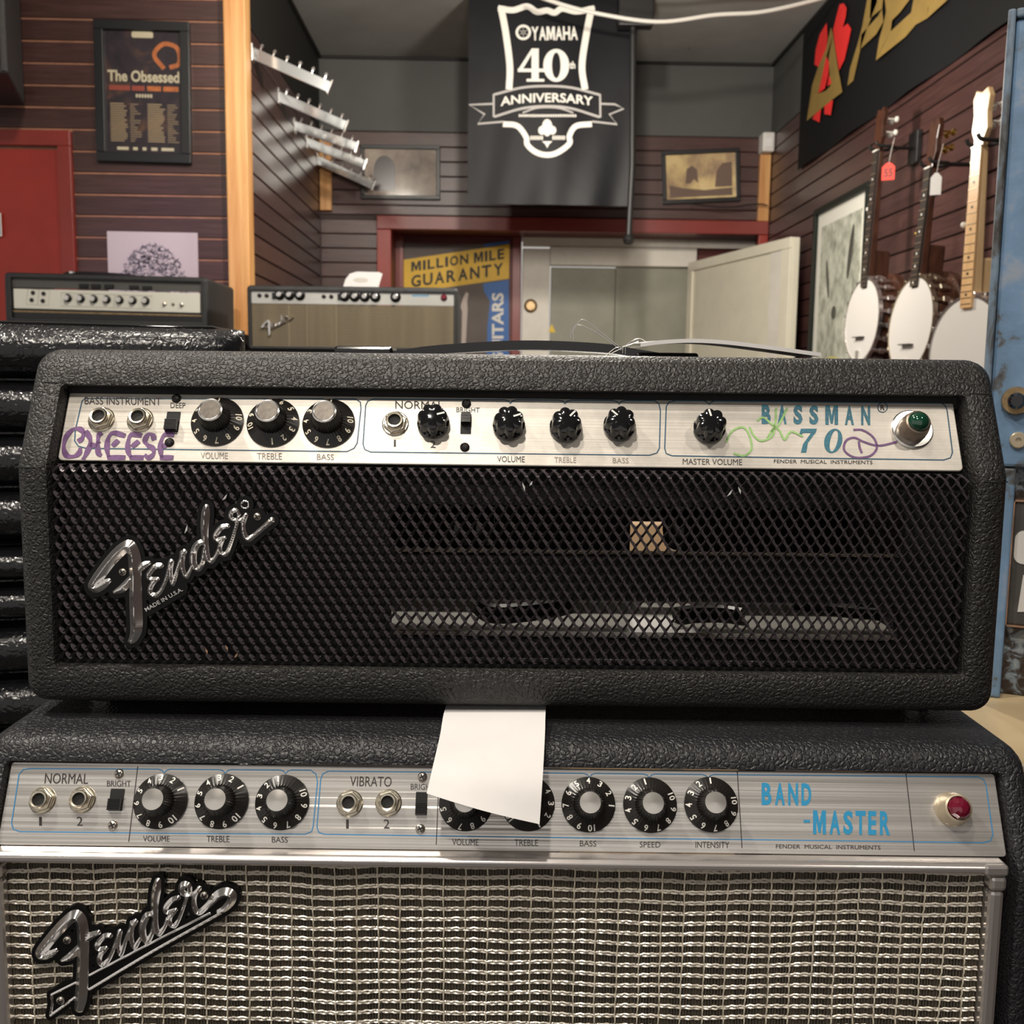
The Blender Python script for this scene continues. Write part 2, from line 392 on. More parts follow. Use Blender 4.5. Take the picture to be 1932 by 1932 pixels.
def cr(pts, n=6):
    """Catmull-Rom through points of any dimension"""
    P = [np.array(p, float) for p in pts]; out = []
    for i in range(len(P)-1):
        a = P[i-1] if i else 2*P[0]-P[1]; b, c = P[i], P[i+1]; d = P[i+2] if i+2 < len(P) else 2*P[-1]-P[-2]
        for k in range(n):
            t = k/n; out.append(.5*((2*b)+(c-a)*t+(2*a-5*b+4*c-d)*t*t+(3*b-a-3*c+d)*t**3))
    out.append(P[-1]); return [tuple(map(float, p)) for p in out]
def circle(cx, cy, r, n=24, ry=None): return [(cx+r*math.cos(2*math.pi*i/n), cy+(ry or r)*math.sin(2*math.pi*i/n)) for i in range(n)]

_tc = {}
def text_polys(s, bold=0.0, shear=0.0, spacing=1.0):
    if s == 'M' and bold:      # heavy M drawn as one outline
        w_ = .17+bold*2.2
        p = [(0, 0), (0, 1), (w_*1.25, 1), (.5, .45), (1-w_*1.25, 1), (1, 1), (1, 0), (1-w_, 0), (1-w_, .62), (.5+w_*.32, .06), (.5-w_*.32, .06), (w_, .62), (w_, 0)]
        return np.array(p), [(0, 1, 2, 11, 12), (2, 3, 10, 11), (3, 9, 10), (3, 4, 8, 9), (4, 5, 6, 7, 8)]
    key = (s, bold, shear, spacing)
    if key not in _tc:
        cu = bpy.data.curves.new('t', 'FONT'); cu.body = s; cu.offset = bold; cu.shear = shear; cu.space_character = spacing; cu.resolution_u = 3
        ob = bpy.data.objects.new('t', cu); COL.objects.link(ob)
        bpy.context.view_layer.update()
        me = bpy.data.meshes.new_from_object(ob.evaluated_get(bpy.context.evaluated_depsgraph_get()))
        v = np.array([x.co[:2] for x in me.vertices]); f = [tuple(p.vertices) for p in me.polygons]
        lo = v.min(0); v = (v-lo)/(v.max(0)-lo)
        bpy.data.objects.remove(ob, do_unlink=True); bpy.data.curves.remove(cu); bpy.data.meshes.remove(me)
        _tc[key] = (v, f)
    return _tc[key]
def text_quad(mb, s, bl, br, tr, tl, z=0.0, bold=0.0, shear=0.0, spacing=1.0, bend=0.0):
    v, f = text_polys(s, bold, shear, spacing)
    bl, br, tr, tl = map(np.array, (bl, br, tr, tl))
    s_, t_ = v[:, :1], v[:, 1:]
    p = bl*(1-s_)*(1-t_)+br*s_*(1-t_)+tr*s_*t_+tl*(1-s_)*t_
    if bend:
        up = (tl-bl)/np.linalg.norm(tl-bl); p = p + up*bend*(1-(2*s_-1)**2)
    mb.add([(a, b, z) for a, b in p], f); return mb
GW = {'I': .34, 'M': 1.18, 'W': 1.2, ' ': .55, 'L': .85, 'E': .85, 'J': .7}
def text_chars(mb, s, bl, br, tr, tl, z=0.0, bold=0.0, gap=.18):
    """heavy condensed lettering laid out glyph by glyph"""
    bl, br, tr, tl = map(np.array, (bl, br, tr, tl)); ws = [GW.get(c, 1.0) for c in s]; tot = sum(ws)+gap*(len(s)-1); x = 0.0
    for c, w_ in zip(s, ws):
        a, b = x/tot, (x+w_)/tot; x += w_+gap
        if c == ' ': continue
        f = lambda t, lo, hi: tuple(lo+(hi-lo)*t)
        text_quad(mb, c, f(a, bl, br), f(b, bl, br), f(b, tl, tr), f(a, tl, tr), z=z, bold=bold)
    return mb
def text_px(mb, s, pp, u0, v0, u1, v1, tilt=.012, z=.00025, **kw):
    """text inside a pixel box (v0 top, v1 bottom) mapped onto a plane"""
    dv = (u1-u0)*tilt
    return text_quad(mb, s, pp(u0, v1-dv/2), pp(u1, v1+dv/2), pp(u1, v0+dv/2), pp(u0, v0-dv/2), z=z, **kw)

def sdf_relief(segs, pp, cell, hfun, grow=0.0, box=None, zoff=0.0, thick=0.0, extra=None):
    """segs: (x0,y0,x1,y1,hw0,hw1) in pixels. Level-set of their union raised by hfun(depth px)."""
    S = np.array(segs, float)
    mnx = min(S[:, 0].min(), S[:, 2].min())-S[:, 4:].max()-grow-2*cell; mxx = max(S[:, 0].max(), S[:, 2].max())+S[:, 4:].max()+grow+2*cell
    mny = min(S[:, 1].min(), S[:, 3].min())-S[:, 4:].max()-grow-2*cell; mxy = max(S[:, 1].max(), S[:, 3].max())+S[:, 4:].max()+grow+2*cell
    xs = np.arange(mnx, mxx, cell); ys = np.arange(mny, mxy, cell); X, Y = np.meshgrid(xs, ys)
    D = np.full(X.shape, 1e9)
    for x0, y0, x1, y1, h0, h1 in S:
        dx, dy = x1-x0, y1-y0; L = dx*dx+dy*dy+1e-9
        t = np.clip(((X-x0)*dx+(Y-y0)*dy)/L, 0, 1)
        D = np.minimum(D, np.hypot(X-x0-t*dx, Y-y0-t*dy)-(h0+(h1-h0)*t)-grow)
    if extra is not None: D = extra(X, Y, D)
    mb = MB(); idx = {}
    def vid(key, x, y, dep):
        if key not in idx:
            a, b = pp(x, y); idx[key] = len(mb.v); mb.v.append((a, b, zoff+hfun(max(dep, 0.0))))
        return idx[key]
    ny, nx = D.shape; inside = D < 0
    any_ = inside[:-1, :-1] | inside[1:, :-1] | inside[:-1, 1:] | inside[1:, 1:]
    bedges = []
    for j, i in zip(*np.nonzero(any_)):
        c = [(j, i), (j, i+1), (j+1, i+1), (j+1, i)]; poly = []; cut = []
        for k in range(4):
            a, b = c[k], c[(k+1) % 4]; da, db = D[a], D[b]
            if da < 0: poly.append(vid(a, xs[a[1]], ys[a[0]], -da))
            if (da < 0) != (db < 0):
                t = da/(da-db); key = (min(a, b), max(a, b))
                q = vid(key, xs[a[1]]+(xs[b[1]]-xs[a[1]])*t, ys[a[0]]+(ys[b[0]]-ys[a[0]])*t, 0.0); poly.append(q); cut.append((k, len(poly)-1, q, da < 0))
        if len(poly) >= 3: mb.f.append(tuple(poly))
        if len(cut) == 2:
            a = cut[0] if cut[0][3] else cut[1]; b = cut[1] if cut[0][3] else cut[0]
            bedges.append((a[2], b[2]))
    if thick:
        low = {}
        for a, b in bedges:
            for q in (a, b):
                if q not in low:
                    low[q] = len(mb.v); x, y, z = mb.v[q]; mb.v.append((x, y, z-thick))
            mb.f.append((a, b, low[b], low[a]))
    return mb
def seglist(paths, smooth=6):
    out = []
    for p in paths:
        q = cr(p, smooth) if smooth > 1 and len(p) > 2 else p
        for a, b in zip(q[:-1], q[1:]): out.append((a[0], a[1], b[0], b[1], a[2], b[2]))
    return out
def plate_holes(outer, holes, th):
    """flat plate with holes in xy, from z=0 down to z=-th"""
    bm = bmesh.new(); edges = []
    for lp in [outer]+holes:
        vs_ = [bm.verts.new((x, y, 0)) for x, y in lp]
        edges += [bm.edges.new((vs_[i], vs_[(i+1) % len(vs_)])) for i in range(len(vs_))]
    bmesh.ops.triangle_fill(bm, use_beauty=True, use_dissolve=False, edges=edges)
    r = bmesh.ops.extrude_face_region(bm, geom=list(bm.faces))
    bmesh.ops.translate(bm, verts=[g for g in r['geom'] if isinstance(g, bmesh.types.BMVert)], vec=(0, 0, -th))
    bmesh.ops.recalc_face_normals(bm, faces=bm.faces)
    bm.verts.index_update()
    mb = MB(); mb.v = [tuple(v.co) for v in bm.verts]; mb.f = [tuple(v.index for v in f.verts) for f in bm.faces]; bm.free(); return mb
def rrect(x0, y0, x1, y1, r, n=6):
    pts = []
    for cx_, cy_, a0 in ((x1-r, y0+r, -90), (x1-r, y1-r, 0), (x0+r, y1-r, 90), (x0+r, y0+r, 180)):
        for k in range(n+1):
            a = math.radians(a0+90*k/n); pts.append((cx_+r*math.cos(a), cy_+r*math.sin(a)))
    return pts
# ================================================================== the room
YL, YB, XR, XL, HC = 3.5, 5.1, 1.33, -0.84, 2.795
PL = 0.0686; ZG = 2.452; DOORTOP = 2.0625; DX0 = -0.566
def struct(o): o['kind'] = 'structure'; return o
struct(obj('floor', MB().box((-3.2, -2.5, -.05), (2.6, 5.9, 0)), 'floor_grey'))
struct(obj('ceiling', MB().box((-3.2, -2.5, HC), (2.6, 5.9, HC+.05)), 'ceiling_grey'))
W_BACK = frame((0, YB, 0), (1, 0, 0), (0, 0, 1)); W_LEFT = frame((0, YL, 0), (1, 0, 0), (0, 0, 1))
W_RIGHT = frame((XR, 0, 0), (0, -1, 0), (0, 0, 1)); W_REC = frame((XL, 0, 0), (0, 1, 0), (0, 0, 1))
pB, pL, pR, pC = map(plane_xy, (W_BACK, W_LEFT, W_RIGHT, W_REC))
PLM = {}
def plank(wall, M, x0, x1, z0, z1, mat='mahogany'):
    """board in wall frame M (x along, y up), 12 mm proud, bevelled; alike boards share a mesh"""
    L = round(x1-x0, 4); h = round(z1-z0, 4)
    if (L, h) not in PLM:
        PLM[(L, h)] = MB().box((-L/2, -.012, -h/2), (L/2, -.0002, h/2)).mesh('plank', mat, bevel=.0022, segs=1)
    fr = M @ T((x0+x1)/2, (z0+z1)/2, 0) @ RX(-math.pi/2)   # local y -> into wall
    return link('plank', PLM[(L, h)], wall, fr @ T(0, .012, 0))
# left wall with the red door
wl = struct(obj('wall_left', MB().box((-3.2, YL+.0035, 0), (XL, YL+.10, HC)), 'groove_tan'))
DL = -1.383
k = 0
for i in range(-6, 40):
    z1 = 2.4064-PL*i; z0 = z1-PL+.0052
    if z0 > HC or z1 < .01: continue
    z1 = min(z1, HC); z0 = max(z0, 0)
    plank(wl, W_LEFT, -3.2 if z0 > 2.06 else DL, XL, z0, z1)
d1 = struct(obj('door_1', MB().box((-2.3, YL-.004, 0), (DL-.045, YL+.003, 2.000)), 'red_paint'))
obj('frame', MB().box((DL-.042, YL-.022, 0), (DL, YL+.003, 2.0095)).box((-2.35, YL-.022, 2.0095), (DL, YL+.003, 2.058)), 'red_trim', d1, bevel=.002)
obj('raised_panel', MB().box((-2.1, YL-.014, .2), (DL-.27, YL-.004, 1.80)), 'red_trim', d1, bevel=.004)
# recess wall
wr = struct(obj('wall_recess', MB().box((XL-.10, YL+.1, 0), (XL-.012, YB+.1, HC)), 'groove_dark'))
for i in range(36):
    z1 = ZG-PL*i
    if z1 < .02: break
    plank(wr, W_REC, YL, YB, max(z1-PL+.0048, 0), z1)
obj('painted_board', MB().box((XL-.012, YL+.04, ZG+.004), (XL, YB, HC)), 'black_paint', wr)
# right wall
wg = struct(obj('wall_right', MB().box((XR+.012, -2.5, 0), (XR+.10, YB+.1, HC)), 'groove_dark'))
for i in range(36):
    z1 = ZG-PL*i
    if z1 < .02: break
    plank(wg, W_RIGHT, -YB, 2.5, max(z1-PL+.0048, 0), z1)
obj('painted_board', MB().box((XR, -2.5, ZG+.004), (XR+.012, YB, HC)), 'wall_grey', wg)
# back wall
wb = struct(obj('wall_back', MB().box((XL, YB+.012, DOORTOP), (XR+.1, YB+.10, HC)).box((XL, YB+.012, 0), (DX0, YB+.10, DOORTOP)), 'groove_dark'))
for i in range(36):
    z1 = ZG-PL*i
    if z1 < .02: break
    z0 = max(z1-PL+.0042, 0)
    plank(wb, W_BACK, XL, XR if z1 > DOORTOP+.02 else DX0, z0 if z1 < DOORTOP or z0 > DOORTOP else DOORTOP+.004, z1)
obj('painted_board', MB().box((XL, YB, ZG+.004), (XR, YB+.012, HC)), 'wall_grey', wb)
# dark joint between the ceiling and the painted boards
t5 = struct(obj('trim_5', MB().box((XL+.001, YB-.012, HC-.014), (XR-.001, YB-.001, HC-.001)), 'black_paint'))
obj('side_joint', MB().box((XR-.013, 0, HC-.014), (XR-.001, YB-.013, HC-.001)), 'black_paint', t5)
obj('side_joint', MB().box((XL+.001, YL+.05, HC-.014), (XL+.013, YB-.013, HC-.001)), 'black_paint', t5)
# pine trims
t1 = struct(obj('trim_1', MB().box((-.873, YL-.045, 0), (-.803, YL+.03, HC)), 'pine', bevel=.004)); t1['label'] = 'pine corner post at the end of the left wall'
struct(obj('trim_2', MB().box((XL+.003, YB-.035, DOORTOP+.015), (XL+.058, YB-.001, ZG-.03)), 'pine', bevel=.003))
struct(obj('trim_3', MB().box((XR-.055, YB-.035, DOORTOP-.005), (XR-.003, YB-.001, 2.37)), 'pine', bevel=.003))
# red trim and recess round the double door
t4 = struct(obj('trim_4', MB().box((DX0, YB-.03, DOORTOP-.068), (XR-.001, YB+.012, DOORTOP-.004)), 'red_trim', bevel=.003))
obj('left_upright', MB().box((DX0, YB-.028, 0), (DX0+.068, YB+.012, DOORTOP-.069)), 'red_paint', t4, bevel=.003)
obj('right_upright', MB().box((XR-.045, YB-.028, 0), (XR-.001, YB+.012, DOORTOP-.069)), 'red_paint', t4, bevel=.003)
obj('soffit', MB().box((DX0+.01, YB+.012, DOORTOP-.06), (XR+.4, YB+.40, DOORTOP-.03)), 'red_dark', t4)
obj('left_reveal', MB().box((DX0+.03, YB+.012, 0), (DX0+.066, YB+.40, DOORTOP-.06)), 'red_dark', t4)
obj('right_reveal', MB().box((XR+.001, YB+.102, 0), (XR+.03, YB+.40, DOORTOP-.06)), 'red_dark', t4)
YD = YB+.25
W_DOOR = frame((0, YD, 0), (1, 0, 0), (0, 0, 1)); pD = plane_xy(W_DOOR)
def dx(u, v=560): return pD(u, v)[0]
def dz(v, u=1000): return pD(u, v)[1]
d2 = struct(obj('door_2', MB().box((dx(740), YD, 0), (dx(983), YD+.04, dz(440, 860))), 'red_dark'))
obj('stile', MB().box((dx(966), YD-.012, 0), (dx(982), YD, dz(440, 970))), 'red_trim', d2, bevel=.002)
obj('stile', MB().box((dx(740), YD-.012, 0), (dx(762), YD, dz(440, 750))), 'red_trim', d2, bevel=.002)
d3 = struct(obj('door_3', MB().box((dx(985), YD-.03, 0), (dx(1036), YD+.03, dz(470, 1010))), 'white_jamb', bevel=.003))
obj('lintel', MB().box((dx(1036), YD-.035, dz(503, 1150)), (dx(1310), YD+.03, dz(468, 1150))), 'white_jamb', d3, bevel=.004)
obj('head_board', MB().box((dx(985), YD-.028, dz(467, 1150)), (dx(1450), YD+.03, DOORTOP-.061)), 'white_jamb', d3)
obj('door_leaf', MB().box((dx(1039), YD, 0), (dx(1160), YD+.03, dz(505, 1100))), 'grey_door', d3, bevel=.002)
obj('door_leaf', MB().box((dx(1161), YD, 0), (dx(1306), YD+.03, dz(505, 1230))), 'grey_door', d3, bevel=.002)
obj('round_lock', MB().lathe([(.034, 0), (.034, .008), (.026, .014), (.022, .010), (.022, .012)], 28, T(dx(1001), YD-.03, dz(578, 1001)) @ RX(math.pi/2)), 'brass_dark', d3, smooth=True)
obj('warning_sticker', MB().prism([pD(1034, 627), pD(1048, 627), pD(1041, 611)], .0005, .0015, W_DOOR @ T(0, 0, 0)), 'yellow_label', d3)
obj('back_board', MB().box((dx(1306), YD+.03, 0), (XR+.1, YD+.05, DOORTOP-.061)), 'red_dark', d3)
# open white door leaf, hinged at the right of the grey doors, swung into the room
hp = onY(1306, 520, YD-.04); zt = dz(498, 1306)
far_ = ray(1499, 520); wX, wY = 1.262, None
sc = 1.262/far_.x; ep = CAM+far_*sc
ex = Vector((ep.x-hp.x, ep.y-hp.y, 0)); LW = ex.length; ex.normalize()
Mw = frame((hp.x, hp.y, 0), ex, (0, 0, 1))
# leaf front normal must face the camera
d4 = struct(obj('door_4', MB().box((0, .05, -.02), (LW, zt, .015)), 'white_door', M=Mw, bevel=.003))
for nm, a, b in (('top_rail', (0, zt-.045, .015), (LW, zt, .026)), ('stile', (LW-.07, .05, .015), (LW, zt-.046, .026)), ('stile', (0, .05, .015), (.05, zt-.046, .026))):
    obj(nm, MB().box(a, b), 'white_door', d4, bevel=.002)
obj('edge_strip', MB().box((LW-.17, .05, .015), (LW-.073, zt-.046, .019)), 'white_jamb', d4, bevel=.001)

# ================================================================== things on the left wall
def rect_px(pp, tl, tr, br, bl):
    a, b, c, d = pp(*tl), pp(*tr), pp(*br), pp(*bl)
    return ((a[0]+d[0])/2, (c[1]+d[1])/2, (b[0]+c[0])/2, (a[1]+b[1])/2)
def picture(name, label, cat, Mwall, x0, y0, x1, y1, fw, depth, fmat, amat, roll=0.0, mat_border=0.0):
    cx_, cy_ = (x0+x1)/2, (y0+y1)/2; hx, hy = (x1-x0)/2, (y1-y0)/2
    t = thing(name, label, cat, Mwall @ T(cx_, cy_, 0) @ RZ(roll))
    fr = MB()
    fr.box((-hx, hy-fw, .002), (hx, hy, depth)).box((-hx, -hy, .002), (hx, -hy+fw, depth)).box((-hx, -hy+fw, .002), (-hx+fw, hy-fw, depth)).box((hx-fw, -hy+fw, .002), (hx, hy-fw, depth))
    obj('frame', fr, fmat, t, bevel=.002)
    if mat_border: obj('mat_board', MB().box((-hx+fw, -hy+fw, .002), (hx-fw, hy-fw, .006)), 'art_mat', t)
    b = mat_border
    art = obj('picture', MB().box((-hx+fw+b, -hy+fw+b, .002), (hx-fw-b, hy-fw-b, .008)), amat, t)
    return t, art, hx-fw-b, hy-fw-b
r = rect_px(pL, (180, 40), (357, 44), (366, 311), (186, 306))
tp, art, ax, ay = picture('framed_poster', 'black framed concert poster with pale gothic lettering on the dark wooden wall', 'poster', W_LEFT, *r, .030, .022, 'frame_black', 'poster_art', roll=-.012)
m = MB(); text_quad(m, 'The Obsessed', (-ax*.93, -ay*-.17), (ax*.95, ay*.17), (ax*.95, ay*.36), (-ax*.93, ay*.36), z=.0095, bold=.03); obj('lettering', m, 'poster_pale', art)
m = MB()
for a, b in ((-.9, -.35), (-.30, .03)): m.box((ax*a, ay*.03, .008), (ax*b, ay*.11, .0092))
obj('red_caption', m, 'poster_red', art)
m = MB()
for a, b in ((.10, .46), (.52, .92)): m.box((ax*a, ay*.03, .008), (ax*b, ay*.11, .0092))
obj('orange_caption', m, 'poster_orange', art)
m = MB(); m.ribbon(cr([(ax*.55, ay*.40), (ax*.30, ay*.62), (ax*.55, ay*.80), (ax*.90, ay*.74), (ax*.95, ay*.5), (ax*.7, ay*.42)], 8), .014, .0088)
obj('orange_drawing', m, 'poster_orange', art)
m = MB(); random.seed(3)
for j in range(17):
    yy = -ay*.20-j*ay*.038
    for x0 in (-.88, .10):
        m.box((ax*x0, yy, .008), (ax*(x0+random.uniform(.32, .46)), yy+ay*.020, .0092))
        m.box((ax*(x0+.52), yy, .008), (ax*(x0+.52+random.uniform(.1, .3)), yy+ay*.012, .0091))
obj('date_list', m, 'poster_text', art)
m = MB()
for k in range(6): m.box((ax*(-.2+.075*k), -ay*.08, .008), (ax*(-.15+.075*k), -ay*.025, .0092))
o = obj('small_print', m, 'poster_pale', art); o['kind'] = 'stuff'
for x0, x1 in ((-.72, -.42), (-.30, -.18), (-.05, .05), (.18, .34), (.45, .78)): obj('logo', MB().box((ax*x0, -ay*.95, .008), (ax*x1, -ay*.90, .0092)), 'poster_pale', art)
obj('logo', MB().prism(rrect(-ax*.28, ay*.89, ax*.28, ay*.99, .006), .008, .0094), 'poster_pale', art)
# sketch on paper
r = rect_px(pL, (203, 437), (374, 439), (375, 560), (206, 560))
sk = thing('paper_drawing', 'unframed sheet with a dark foliage drawing pinned to the left wall', 'drawing', W_LEFT @ T((r[0]+r[2])/2, (r[1]+r[3])/2, 0) @ RZ(-.004))
hx, hy = (r[2]-r[0])/2, (r[3]-r[1])/2
obj('sheet', MB().box((-hx, -hy, .001), (hx, hy, .004)), 'paper_pink', sk)
random.seed(11); m = MB()
for i in range(1100):
    a = random.uniform(0, math.pi); q = math.sqrt(random.random())
    x = math.cos(a)*q*hx*.78; y = -hy*.98+math.sin(a)*q*hy*1.62
    L = random.uniform(.003, .010); th = random.uniform(-1.4, 1.4)
    if abs(x) > hx*.95 or y < -hy*.98 or y > hy*.9: continue
    c, s = math.cos(th), math.sin(th)
    m.add([(x-c*L, y-s*L, .0046), (x+s*L*.22, y-c*L*.22, .0046), (x+c*L, y+s*L, .0046), (x-s*L*.22, y+c*L*.22, .0046)], [(0, 1, 2, 3)])
o = obj('inked_leaves', m, 'leaf_ink', sk); o['kind'] = 'stuff'
# sign on the red door
r = rect_px(pL, (-26, 403), (7, 403), (7, 447), (-26, 447))
sg = thing('door_sign', 'small white notice with dark border on the red door', 'sign', W_LEFT @ T((r[0]+r[2])/2, (r[1]+r[3])/2, .0141))
hx, hy = (r[2]-r[0])/2, (r[3]-r[1])/2
obj('plate', MB().box((-hx, -hy, 0), (hx, hy, .003)), 'plastic_white', sg, bevel=.001)
obj('border', MB().box((-hx*.85, -hy*.85, .003), (hx*.85, -hy*.72, .0035)).box((-hx*.85, hy*.72, .003), (hx*.85, hy*.85, .0035)).box((hx*.72, -hy*.72, .003), (hx*.85, hy*.72, .0035)), 'sign_blue', sg)
# loudspeaker hung in the top left corner
A = onY(15, 138, 3.12); B = onY(45, 165, 3.46); zb = A.z
sp = thing('wall_loudspeaker', 'black loudspeaker box mounted high in the top left corner', 'loudspeaker', T(A.x, A.y, zb))
foot = [(0, 0), (B.x-A.x, B.y-A.y), (B.x-A.x-.33, B.y-A.y), (-.33, 0)]
obj('cabinet', MB().prism(foot, 0, .55), 'tolex_far', sp, bevel=.006)
obj('front_grille', MB().box((-.315, -.010, .02), (-.02, -.0005, .53)), 'plate_grey', sp, bevel=.003)
obj('corner_strip', MB().box((-.016, -.006, .005), (-.004, -.0005, .545)), 'plate_grey', sp, bevel=.001)
obj('wall_bracket', MB().box((-.25, B.y-A.y, .2), (-.15, YL-A.y-.001, .3)), 'black_plastic', sp)

# chrome slat-wall arms on the recess wall
arms = [((475, 100), (622, 165)), ((525, 182), (652, 238)), ((555, 237), (672, 277)), ((578, 268), (688, 310)), ((605, 302), (704, 350))]
lab = ['nearest', 'second', 'third', 'fourth', 'farthest']
for i, (a, b) in enumerate(arms):
    y, z = pC(*a); y = min(y, YB-.075); z = onY(a[0], a[1], y).z; P = Vector((XL, y, z)); Q = onY(b[0], b[1], y)
    d = Q-P; L = d.length; ang = math.atan2(-d.z, d.x)
    t = thing('display_arm', '%s of five sloping chrome display arms on the plank side wall' % lab[i] if i not in (0, 4) else '%s and %s of five sloping chrome display arms on the side wall' % (lab[i], 'topmost' if i == 0 else 'lowest'), 'display arm', T(*P), 'chrome display arms on the side wall')
    obj('bar', MB().box((0, -.006, -.019), (L, .006, .019)), 'acrylic', t, RY(ang), bevel=.002)
    obj('wall_plate', MB().box((.0005, -.018, -.03), (.006, .018, .03)), 'chrome', t, bevel=.002)
    obj('end_plate', MB().box((L, -.012, -.026), (L+.005, .012, .026)), 'chrome', t, RY(ang), bevel=.002)
    pm = MB().lathe([(.003, 0), (.003, .010), (.006, .012), (.007, .017), (.004, .022)], 10).mesh('peg', 'chrome', True)
    for k in range(6): link('peg', pm, t, RY(ang) @ T(L*(.08+.165*k), 0, .019))

# ================================================================== things on the back wall
r = rect_px(pB, (680, 274), (829, 276), (832, 376), (683, 378))
tA, art, ax, ay = picture('framed_picture', 'framed misty sepia picture with a dark arch left of the banner', 'picture', W_BACK, *r, .018, .020, 'frame_black', 'art_sepia', roll=.004)
m = MB(); m.prism([(-ax*.75, -ay*.8)]+[(-ax*.45+ax*.30*math.cos(a), ay*.1+ay*.62*math.sin(a)) for a in np.linspace(math.pi, 0, 14)]+[(-ax*.15, -ay*.8)], .008, .0092); obj('dark_arch', m, 'art_dark', art)
r = rect_px(pB, (1246, 287), (1393, 279), (1397, 379), (1250, 388))
tB, art, ax, ay = picture('framed_picture', 'tilted framed amber landscape picture right of the banner', 'picture', W_BACK, *r, .020, .020, 'frame_black', 'art_amber', roll=.058)
m = MB()
for q in ([(-.45, -.3), (-.40, .35), (-.25, .5), (-.1, .3), (-.08, -.3), (-.2, -.1), (-.3, -.3)], [(.4, -.5), (.45, .2), (.62, .55), (.9, .6), (.9, -.5)], [(-.9, -.9), (-.9, -.35), (-.5, -.5), (.1, -.62), (.9, -.55), (.9, -.9)]):
    m.prism([(x*ax, y*ay) for x, y in q], .008, .0088)
obj('hazy_shapes', m, 'art_shadow', art)
# white sensor on the corner post
s_ = thing('motion_sensor', 'small white motion sensor on top of the right corner post', 'sensor', T(XR-.03, YB-.036, 2.372))
obj('housing', MB().box((-.03, -.05, 0), (.028, .034, .09)), 'plastic_white', s_, bevel=.008, segs=3)
obj('lens', MB().box((-.02, -.054, .02), (.016, -.050, .06)), 'paper', s_, bevel=.002)

# ------------------------------------------------------------------ hanging banner with crest
YN = 4.30
W_BAN = frame((0, YN, 0), (1, 0, 0), (0, 0, 1)); pN = plane_xy(W_BAN)
bx0, bz0 = pN(882, 384); bx1, _ = pN(1193, 384); bz1 = HC-.004
bn = thing('hanging_banner', 'black vinyl banner with white shield crest hanging from the ceiling', 'banner', T(0, YN, bz0))
m = MB(); nx_, nz_ = 40, 30; vs_ = []
def wav(x, z):
    t = (x-bx0)/(bx1-bx0); h = (z-bz0)/(bz1-bz0)
    return .010*math.sin(9*t+1.2*h)*(.35+.65*abs(t-.5)*2)*(1-.3*h) + .006*math.sin(23*t-5*h)*(1-h)**2
for j in range(nz_+1):
    for i in range(nx_+1):
        x = bx0+(bx1-bx0)*i/nx_; z = bz0+(bz1-bz0)*j/nz_; vs_.append((x, wav(x, z)*.6, z-bz0))
for side in (0, 1):
    m.add([(x, y+side*.0015, z) for x, y, z in vs_], [(j*(nx_+1)+i, j*(nx_+1)+i+1, (j+1)*(nx_+1)+i+1, (j+1)*(nx_+1)+i) for j in range(nz_) for i in range(nx_)])
sheet = obj('sheet', m, 'vinyl_black', bn, smooth=True)
def bpx(zx, zy): return pN(860+zx*.207, zy*.207)
def print_banner(name, build, mat, off=.002):
    m = MB(); build(m)
    m.v = [(x, wav(x, y)*.6-off-z, y-bz0) for x, y, z in m.v]
    return obj(name, m, mat, sheet)
def rib(m, pts, wd, n=6): m.ribbon([bpx(*p) for p in cr(pts, n)], wd*.207*YN/FPX)
def crest(m):
    rib(m, [(410, 60), (455, 300), (492, 600), (485, 815)], 58); rib(m, [(1240, 60), (1192, 300), (1150, 600), (1178, 815)], 58)
    rib(m, [(385, 75), (520, 95), (650, 62), (740, 112), (830, 98), (900, 118), (970, 80), (1100, 105), (1265, 75)], 50)
    rib(m, [(430, 1130), (560, 1150), (640, 1250), (652, 1320), (730, 1388), (830, 1415), (930, 1392), (1035, 1310), (1035, 1240), (1095, 1150), (1240, 1130)], 48)
print_banner('crest', crest, 'banner_white')
def scroll(m):
    for a in ([(350, 860), (600, 802), (830, 787), (1060, 802), (1310, 862)], [(350, 1062), (600, 992), (830, 970), (1060, 992), (1312, 1066)]): rib(m, a, 20)
    for a in ([(345, 855), (345, 1065)], [(1315, 855), (1318, 1070)], [(335, 945), (120, 955), (262, 1040), (200, 1128), (440, 1108)], [(1325, 945), (1450, 950), (1530, 990), (1400, 1042), (1470, 1132), (1240, 1106)]): rib(m, a, 16, 1)
    rib(m, [(610, 1030), (720, 990), (830, 980), (950, 990), (1070, 1030)], 14)
print_banner('ribbon_outline', scroll, 'banner_grey')
print_banner('lettering', lambda m: text_chars(m, 'YAMAHA', bpx(690, 372), bpx(1112, 365), bpx(1108, 240), bpx(688, 248), bold=.03, gap=.06), 'banner_white', .0022)
print_banner('lettering', lambda m: text_quad(m, 'ANNIVERSARY', bpx(408, 968), bpx(1250, 965), bpx(1250, 880), bpx(408, 885), bold=.02, bend=.014), 'banner_white', .0022)
def four(m):
    for p in [[(690, 445), (755, 445), (755, 730), (690, 730)], [(645, 722), (805, 722), (805, 746), (645, 746)], [(565, 628), (812, 628), (812, 658), (565, 658)]]: m.add([(*bpx(*q), 0) for q in p], [(3, 2, 1, 0)])
    m.add([(*bpx(*q), .0) for q in [(690, 448), (720, 448), (605, 640), (565, 640)]], [(3, 2, 1, 0)])
print_banner('numeral', four, 'banner_white', .0022)
